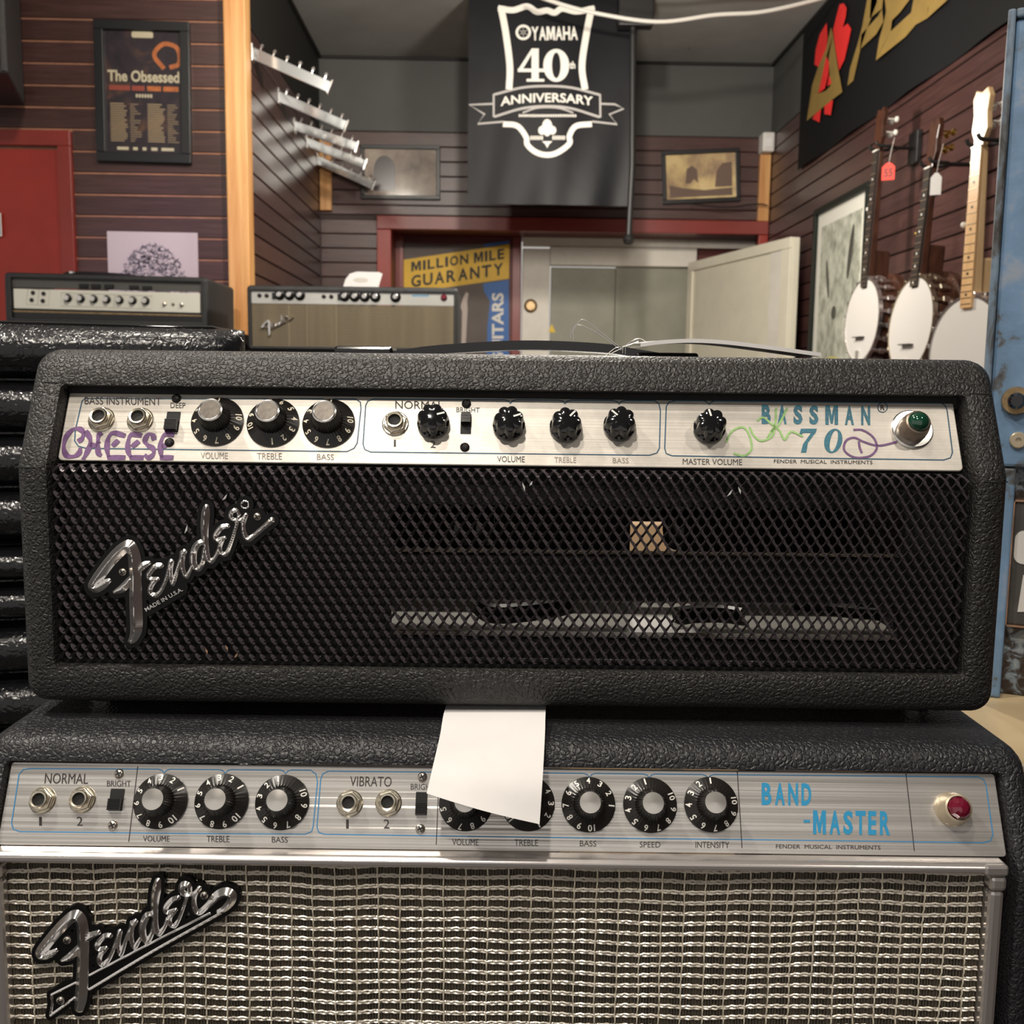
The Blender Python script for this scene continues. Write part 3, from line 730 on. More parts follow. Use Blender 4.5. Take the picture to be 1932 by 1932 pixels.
def zero(m):
    n = 32; o_ = [bpx(915+118*math.cos(2*math.pi*i/n), 598+150*math.sin(2*math.pi*i/n)) for i in range(n)]; q = [bpx(915+40*math.cos(2*math.pi*i/n), 598+118*math.sin(2*math.pi*i/n)) for i in range(n)]
    m.add([(*p, 0) for p in o_]+[(*p, 0) for p in q], [(i, (i+1) % n, n+(i+1) % n, n+i) for i in range(n)])
print_banner('numeral', zero, 'banner_white', .0022)
print_banner('lettering', lambda m: text_quad(m, 'th', bpx(1036, 628), bpx(1088, 628), bpx(1088, 560), bpx(1036, 560), bold=.03), 'banner_white', .0022)
def disc(m):
    o_ = [bpx(x, y) for x, y in circle(615, 298, 70, 28)]; q = [bpx(x, y) for x, y in circle(615, 298, 48, 28)]
    m.add([(*p, 0) for p in o_]+[(*p, 0) for p in q], [(i, (i+1) % 28, 28+(i+1) % 28, 28+i) for i in range(28)])
    for a in range(6):
        t = a*math.pi/3+math.pi/2
        m.add([(*bpx(615+math.cos(t+d)*r_, 298-math.sin(t+d)*r_), 0) for d, r_ in ((-.3, 10), (0, 52), (.3, 10))], [(0, 1, 2)])
print_banner('round_logo', disc, 'banner_white', .0024)
def dashes(xs, y0, y1, wd): return lambda m: [m.add([(*bpx(a, b), 0) for a, b in ((x, y0), (x+wd, y0), (x+wd, y1), (x, y1))], [(3, 2, 1, 0)]) for x in xs]
o = print_banner('small_print', dashes(range(575, 1095, 22), 1045, 1068, 15), 'banner_white', .0024); o['kind'] = 'stuff'
o = print_banner('small_print', dashes(list(range(680, 800, 20))+list(range(880, 985, 20)), 1240, 1276, 13), 'banner_white', .0024); o['kind'] = 'stuff'
def flower(m):
    for cx_, cy_, rx, ry in ((832, 1150, 45, 62), (785, 1190, 34, 40), (880, 1190, 34, 40), (832, 1205, 30, 40)):
        m.add([(*bpx(*p), 0) for p in circle(cx_, cy_, rx, 18, ry)], [tuple(range(18))])
    m.add([(*bpx(*p), 0) for p in ((785, 1290), (880, 1290), (850, 1318), (832, 1352), (815, 1318))], [(4, 3, 2, 1, 0)])
print_banner('flower_emblem', flower, 'banner_white', .0026)
# black rod and clamp
rx_, rz_ = pN(1183, 455); rtop = pN(1190, 60)[0]
rd = thing('hanging_rod', 'thin black rod hanging beside the right edge of the banner', 'rod', T(rx_, YN-.05, rz_-.01))
obj('pole', MB().tube([(0, 0, .02), (.008, 0, .3), (rtop-rx_, 0, HC-rz_+.009)], .0125, 10), 'cable_black', rd, smooth=True)
obj('ball_foot', MB().lathe([(.004, -.012), (.018, -.008), (.024, .008), (.018, .024), (.008, .032)], 16), 'cable_black', rd, smooth=True)
obj('ceiling_clamp', MB().box((-.05, -.03, HC-rz_-.12), (.09, .03, HC-rz_+.0095), T(rtop-rx_-.01, 0, 0)), 'black_plastic', rd, bevel=.006)
# cable across the ceiling
def px_tube(pts, Y, n=8): return [tuple(onY(u, v, Y)) for u, v in cr(pts, n)]
cb = obj('ceiling_cable', MB().tube(px_tube([(990, -18), (1040, 2), (1120, 24), (1240, 41), (1350, 28), (1440, 22), (1545, -2), (1590, -18)], 4.1), .0075, 8), 'cable_white', smooth=True)
tag(cb, 'pale cable sagging under the ceiling in front of the banner', 'cable')
cb = obj('ceiling_wire', MB().tube([tuple(onY(u, v, 4.9)) for u, v in cr([(1300, 92), (1400, 42), (1480, 48), (1560, 10)], 8)], .0035, 6), 'cable_black', smooth=True)
tag(cb, 'thin dark wire looping below the ceiling near the right wall', 'wire')

cb = obj('corner_cable', MB().tube([tuple(onY(u, v, 5.03)) for u, v in cr([(1300, 384), (1370, 391), (1430, 385), (1448, 388)], 8)], .0035, 6), 'cable_black', smooth=True)
tag(cb, 'thin black cable running below the amber picture to the corner post', 'cable')
# ------------------------------------------------------------------ guitar banner in the doorway
W_MM = W_DOOR @ T(0, 0, .014); pM = plane_xy(W_MM)
def mpx(zx, zy): return pM(660+zx*.19669, 380+zy*.19669)
gb = thing('doorway_banner', 'yellow and blue guitar banner hanging in the red doorway', 'banner', W_MM)
bb = obj('sheet', MB().prism([mpx(520, 400), mpx(900, 425), mpx(1530, 400), mpx(1528, 2000), mpx(515, 2000)], 0, .003), 'sign_taupe', gb)
def flat(name, polys, mat, z, parent=bb, f=mpx):
    m = MB()
    for p in polys: m.prism([f(*q) for q in p], z, z+.0008)
    return obj(name, m, mat, parent)
flat('yellow_band', [[(518, 560), (1532, 412), (1527, 742), (518, 885)]], 'sign_yellow', .0032)
flat('blue_field', [[(1280, 790), (1525, 752), (1525, 2000), (1300, 2000), (1320, 1200), (1345, 960), (1285, 860)], [(1280, 412), (1528, 380), (1528, 405), (1290, 440)]], 'sign_blue', .0034)
flat('guitar_neck', [[(1115, 870), (1140, 885), (1125, 960), (1130, 1040), (1110, 1400), (1105, 1990), (1058, 1990), (1070, 1400), (1078, 1060), (1062, 1010), (1085, 930)]], 'sign_pale', .0036)
Q1 = lambda t, top: tuple(590+890*t if k == 0 else ((582-130*t) if top else (675-123*t)) for k in (0, 1))
for wd_, t0, t1 in (('MILLION', 0, .615), ('MILE', .675, 1)):
    m = MB(); text_chars(m, wd_, mpx(*Q1(t0, 0)), mpx(*Q1(t1, 0)), mpx(*Q1(t1, 1)), mpx(*Q1(t0, 1)), z=.0046, bold=.03, gap=.22); obj('lettering', m, 'sign_black', bb)
m = MB(); text_chars(m, 'GUARANTY', mpx(590, 828), mpx(1470, 705), mpx(1470, 590), mpx(590, 712), z=.0046, bold=.03, gap=.22); obj('lettering', m, 'sign_black', bb)
m = MB(); text_quad(m, 'GUITARS', mpx(1475, 1570), mpx(1475, 878), mpx(1362, 878), mpx(1362, 1570), z=.0048, bold=.03); obj('lettering', m, 'banner_white', bb)

# ================================================================== right wall: banner, print, banjos
rb = thing('wall_banner', 'long black cloth banner with gold and red lettering on the right wall', 'banner', W_RIGHT)
def rpx(zx, zy): return pR(1480+zx*.2174, zy*.2174)
x0, y0 = pR(1509, 322); x1 = -2.2
m = MB(); nx_ = 50; vs_ = []
for side in (0, 1):
    vs_ = []
    for j in range(9):
        for i in range(nx_+1):
            x = x0+(x1-x0)*i/nx_; y = y0+(HC-.004-y0)*j/8
            vs_.append((x, y, .010+.006*math.sin(i*.55)*(1-j/9)+side*-.0015))
    m.add(vs_, [(j*(nx_+1)+i, j*(nx_+1)+i+1, (j+1)*(nx_+1)+i+1, (j+1)*(nx_+1)+i) for j in range(8) for i in range(nx_)])
rs = obj('cloth', m, 'banner_black', rb, smooth=True)
def patch(name, polys, mat, z):
    m = MB()
    for p in polys: m.prism([rpx(*q) for q in p], z, z+.0006)
    return obj(name, m, mat, rs)
patch('red_figure', [[(345, 300), (405, 200), (412, 330), (392, 470), (330, 580), (298, 560), (310, 430)],
                     [(500, 110), (520, 38), (555, 30), (580, 70), (570, 150), (545, 240), (590, 205), (620, 250), (600, 350), (560, 520), (515, 610), (480, 400), (462, 260)],
                     [(460, 870), (440, 1000), (385, 990), (385, 900)], [(355, 950), (340, 1062), (280, 1032), (320, 950)]], 'banner_red', .0175)
patch('gold_letter', [[(445, 240), (462, 300), (405, 490), (370, 650), (330, 815), (400, 790), (440, 750), (430, 560), (425, 500), (462, 300), (480, 420), (500, 560), (545, 800), (450, 870), (232, 1050), (280, 740), (330, 590), (400, 430)]], 'banner_gold', .0185)
patch('red_inlay', [[(405, 490), (428, 540), (422, 640), (390, 770), (335, 812), (370, 650)], [(428, 650), (452, 720), (415, 750)]], 'banner_red', .0187)
patch('gold_letter', [[(770, -40), (850, -40), (850, 20), (765, 240), (700, 440), (640, 700), (590, 745), (612, 600), (680, 380), (720, 230)],
                      [(893, 80), (905, 190), (840, 300), (700, 430), (712, 300), (790, 215), (860, 140)],
                      [(800, -40), (905, -40), (893, 75), (800, 150), (785, 160)]], 'banner_gold', .0182)
patch('gold_letter', [[(915, -40), (1165, -40), (1050, 110), (980, 180), (968, 275), (900, 400), (840, 525), (870, 340), (905, 220), (930, 100)],
                      [(968, 275), (1150, 110), (1180, -40), (1320, -40), (1290, 160), (1190, 215), (1100, 320), (840, 525)], [(1310, -40), (1470, 0), (1290, 160)]], 'banner_gold', .0182)
# framed print
r = rect_px(pR, (1537, 404), (1638, 344), (1638, 760), (1537, 720))
tC, art, ax, ay = picture('framed_print', 'tall framed grey animal print with yellow oval on the right wall', 'picture', W_RIGHT, r[0], 1.08, r[2], r[3], .024, .022, 'frame_green', 'art_print', mat_border=.055)
def ell(cx_, cy_, rx, ry, rot=0, n=20): return [(cx_+rx*math.cos(t)*math.cos(rot)-ry*math.sin(t)*math.sin(rot), cy_+rx*math.cos(t)*math.sin(rot)+ry*math.sin(t)*math.cos(rot)) for t in np.linspace(0, 2*math.pi, n, endpoint=False)]
obj('dark_ear', MB().prism(ell(ax*.55, ay*.62, .022, .10, -.22), .008, .0088), 'art_ink', art)
obj('dark_ear', MB().prism(ell(-ax*.55, ay*.42, .014, .08, .3), .008, .0088), 'art_ink', art)
obj('dark_eye', MB().prism(ell(-ax*.15, ay*.05, .028, .026), .008, .0088), 'art_ink', art)
obj('yellow_oval', MB().prism(ell(-ax*.15, -ay*.52, ax*.55, .045), .008, .0088), 'art_yellow', art)

def make_banjo(label, M, wood_, board, R=.135, nl=.52, res=True, metal='chrome', head_wood='banjo_wood', inlay='pearl'):
    t = thing('banjo', label, 'banjo', M, 'banjos on the right wall')
    YZ = RX(math.pi/2)           # lathe z -> -y (towards the viewer)
    obj('skin', MB().lathe([(R*.985, 0), (R*.98, .004), (R*.5, .0045)], 48, T(0, -.04, 0) @ YZ), 'banjo_skin', t, smooth=True)
    obj('tension_hoop', MB().lathe([(R*.985, -.006), (R*1.03, -.006), (R*1.03, .006), (R*.985, .006)], 48, T(0, -.04, 0) @ YZ, cap0=False, cap1=False).lathe([(R*.985, .006), (R*.985, -.006)], 48, T(0, -.04, 0) @ YZ, cap0=False, cap1=False), metal, t, smooth=True)
    obj('rim', MB().lathe([(R*.99, -.012), (R*.99, -.075), (R*.6, -.076)], 48, T(0, -.04, 0) @ YZ, cap0=False), wood_, t, smooth=True)
    if res: obj('resonator', MB().lathe([(R*1.04, 0), (R*1.16, -.004), (R*1.16, -.026), (R*.9, -.034)], 48, T(0, .020, 0) @ YZ), wood_, t, smooth=True)
    hk = MB().box((-.005, -.036, -.003), (.005, .022, .003)).box((-.008, -.008, -.005), (.008, .010, .006)).mesh('tension_hook', metal, False, bevel=.0008)
    for i in range(20):
        a = 2*math.pi*(i+.5)/20
        link('tension_hook', hk, t, RY(-a) @ T(R*1.045, -.012, 0) @ RY(math.pi/2))
    # neck: fretboard face at y=-.048
    obj('neck', MB().add([(-.019, -.045, R*.75), (.019, -.045, R*.75), (.019, -.020, R*.75), (-.019, -.020, R*.75), (-.0155, -.045, nl), (.0155, -.045, nl), (.0155, -.028, nl), (-.0155, -.028, nl)],
                         [(0, 1, 2, 3), (7, 6, 5, 4), (0, 4, 5, 1), (1, 5, 6, 2), (2, 6, 7, 3), (3, 7, 4, 0)]), wood_, t, bevel=.004)
    obj('heel', MB().prism([(-.014, R*.95), (.014, R*.95), (.012, R+.09), (-.012, R+.09)], 0, .055, Matrix(((1, 0, 0, 0), (0, 0, 1, -.03), (0, 1, 0, 0), (0, 0, 0, 1)))), wood_, t, bevel=.006)
    fb = obj('fretboard', MB().add([(-.020, -.051, R*.80), (.020, -.051, R*.80), (.020, -.045, R*.80), (-.020, -.045, R*.80), (-.0165, -.051, nl), (.0165, -.051, nl), (.0165, -.045, nl), (-.0165, -.045, nl)],
                         [(0, 1, 2, 3), (7, 6, 5, 4), (0, 4, 5, 1), (1, 5, 6, 2), (2, 6, 7, 3), (3, 7, 4, 0)]), board, t)
    fm = MB().box((-.0175, -.0522, -.001), (.0175, -.051, .001)).mesh('fret', 'fret_metal')
    z = nl; sl = nl+.12
    for i in range(1, 21):
        z = nl-(sl)*(1-2**(-i/12.0)); 
        if z < R*.82: break
        link('fret', fm, fb, T(0, 0, z))
    dm = MB().lathe([(.0035, 0), (.0035, .0006)], 10, YZ).mesh('inlay_dot', 'ebony' if board != 'ebony' else 'pearl')
    for i in (3, 5, 7, 10, 12, 15): link('inlay_dot', dm, fb, T(0, -.0512, nl-sl*(1-2**(-(i-.5)/12.0))))
    hs = obj('headstock', MB().prism([(-.016, nl), (.016, nl), (.018, nl+.018), (.028, nl+.038), (.024, nl+.075), (.030, nl+.110), (.020, nl+.130), (0, nl+.122), (-.020, nl+.130), (-.030, nl+.110), (-.024, nl+.075), (-.028, nl+.038), (-.018, nl+.018)], 0, .014, Matrix(((1, 0, 0, 0), (0, 0, 1, -.046), (0, 1, 0, 0), (0, 0, 0, 1)))), head_wood, t, bevel=.002)
    obj('nut', MB().box((-.0165, -.053, nl-.002), (.0165, -.045, nl+.002)), 'pearl', t)
    pg = MB().tube([(0, 0, 0), (0, .03, 0)], .003, 8).lathe([(.004, 0), (.009, .003), (.010, .009), (.006, .013)], 12, T(0, .028, 0) @ RX(-math.pi/2)).mesh('tuning_peg', inlay if inlay != 'pearl' else 'pearl', True)
    for x, zz in ((-.018, nl+.055), (.018, nl+.055), (-.018, nl+.095), (.018, nl+.095)): link('tuning_peg', pg, t, T(x, -.034, zz))
    link('tuning_peg', pg, t, T(-.018, -.036, nl-.17) @ RZ(math.pi/2) @ Matrix.Scale(.8, 4))
    obj('bridge', MB().box((-.035, -.058, -R*.42), (.035, -.0447, -R*.40)), 'ebony', t)
    obj('tailpiece', MB().box((-.012, -.052, -R*1.0), (.012, -.0447, -R*.74)), metal, t, bevel=.002)
    return t
def banjo_frame(u, v, X, lean, yaw):
    p = onX(u, v, X)
    return T(*p) @ RY(lean) @ RZ(-math.pi/2+yaw)
BJ = [(1651, 606, 1.225, .040, math.radians(3)), (1746, 616, 1.205, .068, math.radians(3)), (1850, 668, 1.165, .005, math.radians(12))]
b1 = make_banjo('dark necked banjo with silver fittings hanging beside the framed print', banjo_frame(*BJ[0]), 'banjo_wood', 'ebony', .130, .525, metal='chrome')
b2 = make_banjo('dark banjo with gold pegs hanging between the other two banjos', banjo_frame(*BJ[1]), 'banjo_wood', 'ebony', .132, .425, metal='nickel', inlay='gold')
b3 = make_banjo('pale maple necked banjo hanging beside the blue cabinet', banjo_frame(*BJ[2]), 'maple', 'maple_board', .134, .475, res=False, head_wood='maple')
# wall hangers and tags
HANG = []
for i, (bj, lab_, nl_) in enumerate(((b1, 'holding the banjo nearest the framed print', .525), (b2, 'holding the middle banjo', .425), (b3, 'holding the maple banjo', .475))):
    top = bj.matrix_basis @ Vector((0, -.03, nl_+.012)); 
    t = thing('banjo_hanger', 'black padded wall hanger %s' % lab_, 'hanger', T(XR, top.y, top.z), 'banjo hangers')
    obj('wall_block', MB().box((-.018, -.035, -.05), (-.0005, .035, .05)), 'black_plastic', t, bevel=.003)
    obj('arm', MB().tube([(-.018, 0, 0), (top.x-XR+.035, 0, 0)], .006, 8), 'black_plastic', t, smooth=True)
    yk = MB().tube(cr([(top.x-XR-.030, -.028, .012), (top.x-XR-.020, -.029, 0), (top.x-XR+.018, -.028, -.002), (top.x-XR+.035, 0, 0), (top.x-XR+.018, .028, -.002), (top.x-XR-.020, .029, 0), (top.x-XR-.030, .028, .012)], 5), .005, 8)
    obj('yoke', yk, 'cable_black', t, smooth=True)
    HANG.append(top)
def hang_tag(u, v, X, w_, h_, mat, label, marks=None, cat='price tag'):
    p = onX(u, v, X)
    t = thing('price_tag', label, cat, T(*p) @ RZ(-.5), 'banjo price tags')
    poly = [(-w_/2, -h_), (w_/2, -h_), (w_/2, -.012), (w_*.15, 0), (-w_*.15, 0), (-w_/2, -.012)]
    obj('card', MB().prism(poly, -.0006, .0006, RX(math.pi/2)), mat, t)
    obj('string', MB().tube([(0, 0, -.004), (.004, .002, .03), (.012, .004, .075)], .0008, 5), 'cable_white', t)
    if marks:
        m = MB(); text_quad(m, marks, (-w_*.34, -h_*.82), (w_*.34, -h_*.82), (w_*.34, -h_*.34), (-w_*.34, -h_*.34), z=.0008, bold=.03)
        m.v = [(x, -z, y) for x, y, z in m.v]; obj('lettering', m, 'sign_black', t)
    return t
hang_tag(1677, 307, 1.22, .038, .052, 'tag_red', 'bright red price tag hanging from the banjo beside the print', '55')
hang_tag(1767, 326, 1.19, .028, .058, 'tag_white', 'pale price tag hanging from the middle banjo')
hang_tag(1856, 298, 1.15, .014, .055, 'tag_red', 'narrow pink tag hanging beside the maple banjo')
# ================================================================== amplifier building blocks
def rrloop(hw, z0, z1, r, ns=34, nt_=24, nc=6):
    p = [(hw, z) for z in np.linspace(z0+r, z1-r, ns)]
    arc = lambda cx_, cz_, a0: [(cx_+r*math.cos(math.radians(a0+90*k/nc)), cz_+r*math.sin(math.radians(a0+90*k/nc))) for k in range(1, nc)]
    p += arc(hw-r, z1-r, 0); p += [(x, z1) for x in np.linspace(hw-r, -hw+r, nt_)]
    p += arc(-hw+r, z1-r, 90); p += [(-hw, z) for z in np.linspace(z1-r, z0+r, ns)]
    p += arc(-hw+r, z0+r, 180); p += [(x, z0) for x in np.linspace(-hw+r, hw-r, nt_)]
    p += arc(hw-r, z0+r, 270); return p
def amp_shell(hw, z0, z1, r, yf, yb, ihw, iz0, iz1):
    rings = []
    O = lambda i: rrloop(hw-i, z0+i, z1-i, max(r-i, .002)); Q = lambda i: rrloop(ihw+i, iz0-i, iz1+i, .002+i)
    rings.append([(x, yb, z) for x, z in O(0)])
    for i, dy in ((0, .010), (.0008, .0055), (.0028, .0022), (.0065, .0)): rings.append([(x, yf(z)+dy, z) for x, z in O(i)])
    for i, dy in ((.0035, 0), (.001, .0008), (0, .0035)): rings.append([(x, yf(z)+dy, z) for x, z in Q(i)])
    rings.append([(x, yb, z) for x, z in Q(0)])
    n = len(rings[0]); vs_ = [p for r_ in rings for p in r_]; fs = []
    m = len(rings)
    for k in range(m):
        for i in range(n): fs.append((k*n+i, k*n+(i+1) % n, ((k+1) % m)*n+(i+1) % n, ((k+1) % m)*n+i))
    return MB().add(vs_, fs)
AMP_AX = lambda x, y, z: T(*(R0*x+FG*y+Vector((0, 0, z)))) @ RZ(-PSI)

def skirt_mesh(R, rb, rt, h, flutes=36):
    def mod(a, k): return 1+.045*(1 if k in (4, 5) else 0)*math.cos(a*flutes)
    n = flutes*4
    return MB().lathe([(R*.97, 0), (R, .0006), (R, .0014), (rb*1.18, .0042), (rb, .0052), (rt*1.03, h-.0012), (rt*.96, h)], n, mod=mod).mesh('knob', 'knob_black', True)
def numerals(R, rb, V, col, hgt=.0036, step=31):
    m = MB(); r1 = rb*1.18
    zc = lambda r_: .0014+(R-r_)/(R-r1)*.0028+.00018
    for k in range(1, 11):
        th = math.radians(90+(k-V)*step); v, f = text_polys(str(k), .02)
        wdt = hgt*(.62 if k != 10 else 1.15) if k != 1 else hgt*.25
        rc = r1+(R-r1)*.52; pts = []
        for a, b in v:
            gx = (a-.5)*wdt; gy = (b-.5)*hgt; rx_ = rc+gy
            x = math.cos(th)*rx_+math.sin(th)*gx; y = math.sin(th)*rx_-math.cos(th)*gx
            pts.append((x, y, zc(math.hypot(x, y))))
        m.add(pts, f)
    return m
def jack(root, M, r=.0082, washer=True):
    j = obj('jack_socket', MB().lathe([(r, 0), (r, .0006), (r*.92, .0011), (r*.5, .0012)], 32), 'nickel', root, M, smooth=True)
    obj('hex_nut', MB().lathe([(r*.90, .0012), (r*.92, .0018), (r*.92, .0032), (r*.82, .0038)], 6, RZ(.3)), 'nickel', j, bevel=.0002, segs=1)
    obj('barrel', MB().lathe([(r*.66, .0036), (r*.66, .0062), (r*.60, .0068), (r*.47, .0066), (r*.44, .0058), (r*.44, .0040)], 32, cap0=False, cap1=False), 'nickel', j, smooth=True)
    obj('socket_hole', MB().lathe([(r*.45, .0038), (r*.45, .0048)], 24), 'black_matte', j)
    return j
def screw(root, M, r=.003, mat='steel_screw'):
    s = obj('screw', MB().lathe([(r, 0), (r*.97, .0007), (r*.75, .0014), (r*.3, .0018)], 20), mat, root, M, smooth=True)
    c = r*.62
    obj('cross_slot', MB().box((-c, -r*.14, .0012), (c, r*.14, .0020)).box((-r*.14, -c, .0012), (r*.14, c, .0021)), 'black_matte', s, RZ(.5))
    return s
def slide(root, M, w_, h_, up=False, z=.0045):
    s = obj('slide_switch', MB().prism(rrect(-w_/2, -h_/2, w_/2, h_/2, .0004), 0, .0004), 'black_matte', root, M)
    m = MB(); y0 = 0 if up else -h_/2
    hh = h_*.52; y0 = h_/2-hh-.0002 if up else -h_/2+.0002
    m.box((-w_*.44, y0, .0004), (w_*.44, y0+hh, z-.0008))
    for k in range(7): m.box((-w_*.44, y0+hh*(k+.15)/7, z-.0008), (w_*.44, y0+hh*(k+.7)/7, z))
    obj('slider', m, 'black_plastic', s); return s
def pilot(root, M, rw, rj, wmat, bmat, jmat, h):
    w_ = obj('pilot_lamp', MB().lathe([(rw, 0), (rw, .0012), (rw*.94, .0018), (rj*1.2, .002)], 36), wmat, root, M, smooth=True)
    obj('bezel', MB().lathe([(rj*1.42, .0018), (rj*1.36, h*.6), (rj*1.18, h), (rj*1.02, h+.0004), (rj*1.0, h-.001)], 36), bmat, w_, smooth=True)
    o = obj('jewel', MB().lathe([(rj, h-.001), (rj*.97, h+rj*.25), (rj*.80, h+rj*.55), (rj*.5, h+rj*.78), (rj*.15, h+rj*.86)], 24 if 'green' in jmat else 10), jmat, w_, smooth='green' in jmat)
    return w_
def pathprint(pp, paths, width, z=.0002, n=1):
    m = MB()
    for p in paths: m.ribbon([pp(*q) for q in (cr(p, n) if n > 1 else p)], width, z)
    return m
MPX = .63/1932   # metres per pixel on the nearer fronts

# ================================================================== upper amplifier head
YT = .615
top_label = 'black amplifier head with expanded metal grille stacked on top of the other'
A1 = thing('amplifier_head', top_label, 'amplifier', AMP_AX(0, YT, 1.25-.2076))
M1 = A1.matrix_basis
YF1 = lambda z: max(0.0, (z-.156)*.516)
obj('cabinet_shell', amp_shell(.301, .009, .2277, .013, YF1, .25, .2805, .0330, .2045), 'tolex_top', A1, smooth=True)
tanA = .516; cA = math.cos(math.atan(tanA)); sA = math.sin(math.atan(tanA))
MP1 = frame((0, .013, .1592), (1, 0, 0), (0, sA, cA)); pp = plane_xy(M1 @ MP1)
panel1 = obj('control_panel', MB().prism(rrect(-.2797, 0, .2772, .0500, .003), -.0015, 0), 'panel_top', A1, MP1, bevel=.0006)
# seams in the covering
def seam(root, M, pts, wd=.0008):
    m = MB(); m.tube([tuple(p) for p in pts], wd/2, 6); return obj('covering_seam', m, 'black_matte', root, M)
seam(A1, None, [(-.3012, .012, .156), (-.2990, .0015, .1558), (-.293, -.0001, .1556), (-.2840, -.0001, .156)], .0007)
seam(A1, None, [(.3012, .012, .154), (.2990, .0015, .1538), (.293, -.0001, .1536), (.2840, -.0001, .154)], .0007)
seam(A1, None, [(-.2835, YF1(.2065)-.0001, .2065), (-.292, YF1(.2068)-.0001, .2068)], .0007)
seam(A1, None, [(.2835, YF1(.2065)-.0001, .2065), (.296, YF1(.2065)-.0001, .2065)], .0007)
# inner side cheeks and rail
obj('lower_rail', MB().box((-.2800, .0095, .0332), (.2800, .022, .0350)), 'baffle_black', A1)
obj('valance', MB().box((-.2800, .034, .1965), (.2800, .040, .2043)), 'baffle_black', A1)
def P(u, v, h=0): x, y = pp(u, v, h); return MP1 @ T(x, y, 0)
kb1 = skirt_mesh(.0163, .0094, .0074, .0170)
capr = MB().lathe([(.0074, 0), (.0074, .0010), (.0066, .0014), (.0060, .0010)], 40).mesh('cap_ring', 'chrome_soft', True)
capd = MB().lathe([(.0060, 0), (.0060, .0009)], 32).mesh('cap', 'cap_dull')
for (u, v), V in zip(((410, 795), (515, 797), (620, 798)), (1.0, 6.65, 1.1)):
    k = link('knob', kb1, A1, P(u, v, .001)); link('cap_ring', capr, k, T(0, 0, .0168)); link('cap', capd, k, T(0, 0, .0170))
    obj('numerals', numerals(.0163, .0094, V, None), 'numeral', k)
# pointed black knobs
def lob(a, k): return 1-((0, 0, 0, .12, .17, .17, .10, 0)[k])*(1-abs(math.cos(a*3.5)))**1.1
pk = MB().lathe([(.0100, 0), (.0102, .0010), (.0100, .0034), (.0094, .0044), (.0092, .0108), (.0086, .0122), (.0060, .0130), (.002, .0133)], 98, mod=lob).mesh('knob', 'black_gloss', True)
for (u, v), (du, dv) in zip(((818, 801), (960, 805), (1067, 808), (1168, 806), (1337, 810)), ((41, -12), (40, -14), (28, -30), (-27, -25), (-8, -33))):
    a = math.atan2(-dv, du); k = link('knob', pk, A1, P(u, v) @ RZ(a))
    obj('pointer', MB().box((.0030, -.00055, .0122), (.0078, .00055, .01325)), 'numeral_white', k)
for u, v in ((192, 792), (265, 793), (746, 800)): jack(A1, P(u, v), .0083)
slide(A1, P(326, 796), .0085, .0138); slide(A1, P(879, 800), .0066, .0136, up=True)
for u, v in ((333, 752), (320, 835), (880, 762), (877, 844)): screw(A1, P(u, v), .0030, 'black_screw')
pilot(A1, P(1720, 811), .0130, .0064, 'chrome_soft', 'bezel_brown', 'jewel_green', .0115)
def words1(mat, items):
    for s_, u0, v0, u1, v1, kw in items:
        m = MB(); text_px(m, s_, pp, u0, v0, u1, v1, **kw); obj('lettering', m, mat, panel1)
words1('print_dark', [('BASS INSTRUMENT', 160, 750, 304, 764, {}), ('DEEP', 322, 760, 350, 770, {}), ('NORMAL', 746, 757, 836, 772, {}), ('BRIGHT', 861, 769, 905, 778, {}),
    ('1', 743, 830, 747, 843, {}), ('2', 812, 832, 822, 845, {}), ('VOLUME', 938, 861, 990, 872, {}), ('MASTER VOLUME', 1288, 866, 1400, 877, {}),
    ('FENDER  MUSICAL  INSTRUMENTS', 1460, 868, 1646, 875, {}), ('R', 1661, 764, 1669, 774, dict(bold=.02))])
words1('print_faded', [('VOLUME', 379, 854, 430, 866, {}), ('TREBLE', 485, 855, 532, 867, {}), ('BASS', 598, 857, 630, 868, {}), ('TREBLE', 1046, 863, 1087, 873, {}), ('BASS', 1156, 864, 1186, 874, {})])
m = MB()
for i, ch in enumerate('BASSMAN'):
    u0 = 1437+i*30.0-(1 if i > 4 else 0)+(2 if i == 4 else 0); wd = 17 if ch != 'M' else 24
    if i == 4: u0 = 1557
    if i > 4: u0 = 1437+i*30.6+4
    text_px(m, ch, pp, u0, 764+.012*(u0-1437), u0+wd, 800+.012*(u0-1437), bold=.045)
q = [(1507, 822), (1511, 809), (1541, 809), (1539, 816), (1524, 836), (1521, 854), (1511, 854), (1515, 838), (1530, 817), (1515, 817), (1510, 823)]
m.add([(*pp(*p), .00025) for p in q], [tuple(range(len(q)))])
n = 28; o_ = [pp(1572+17*math.cos(t)+3*math.sin(t), 832-23*math.sin(t)) for t in np.linspace(0, 2*math.pi, n, endpoint=False)]; q = [pp(1573+7*math.cos(t)+4*math.sin(t), 832-20*math.sin(t)) for t in np.linspace(0, 2*math.pi, n, endpoint=False)]
m.add([(*p, .00025) for p in o_]+[(*p, .00025) for p in q], [(i, (i+1) % n, n+(i+1) % n, n+i) for i in range(n)])
obj('model_lettering', m, 'print_teal', panel1)
def notch(u0, u1, v0, marks, sl=.004):
    p = [(u0, v0)]
    for u in marks: vv = v0+(u-u0)*sl; p += [(u-11, vv), (u-4, vv+2), (u, vv+7), (u+4, vv+2), (u+11, vv)]
    return p+[(u1, v0+(u1-u0)*sl)]
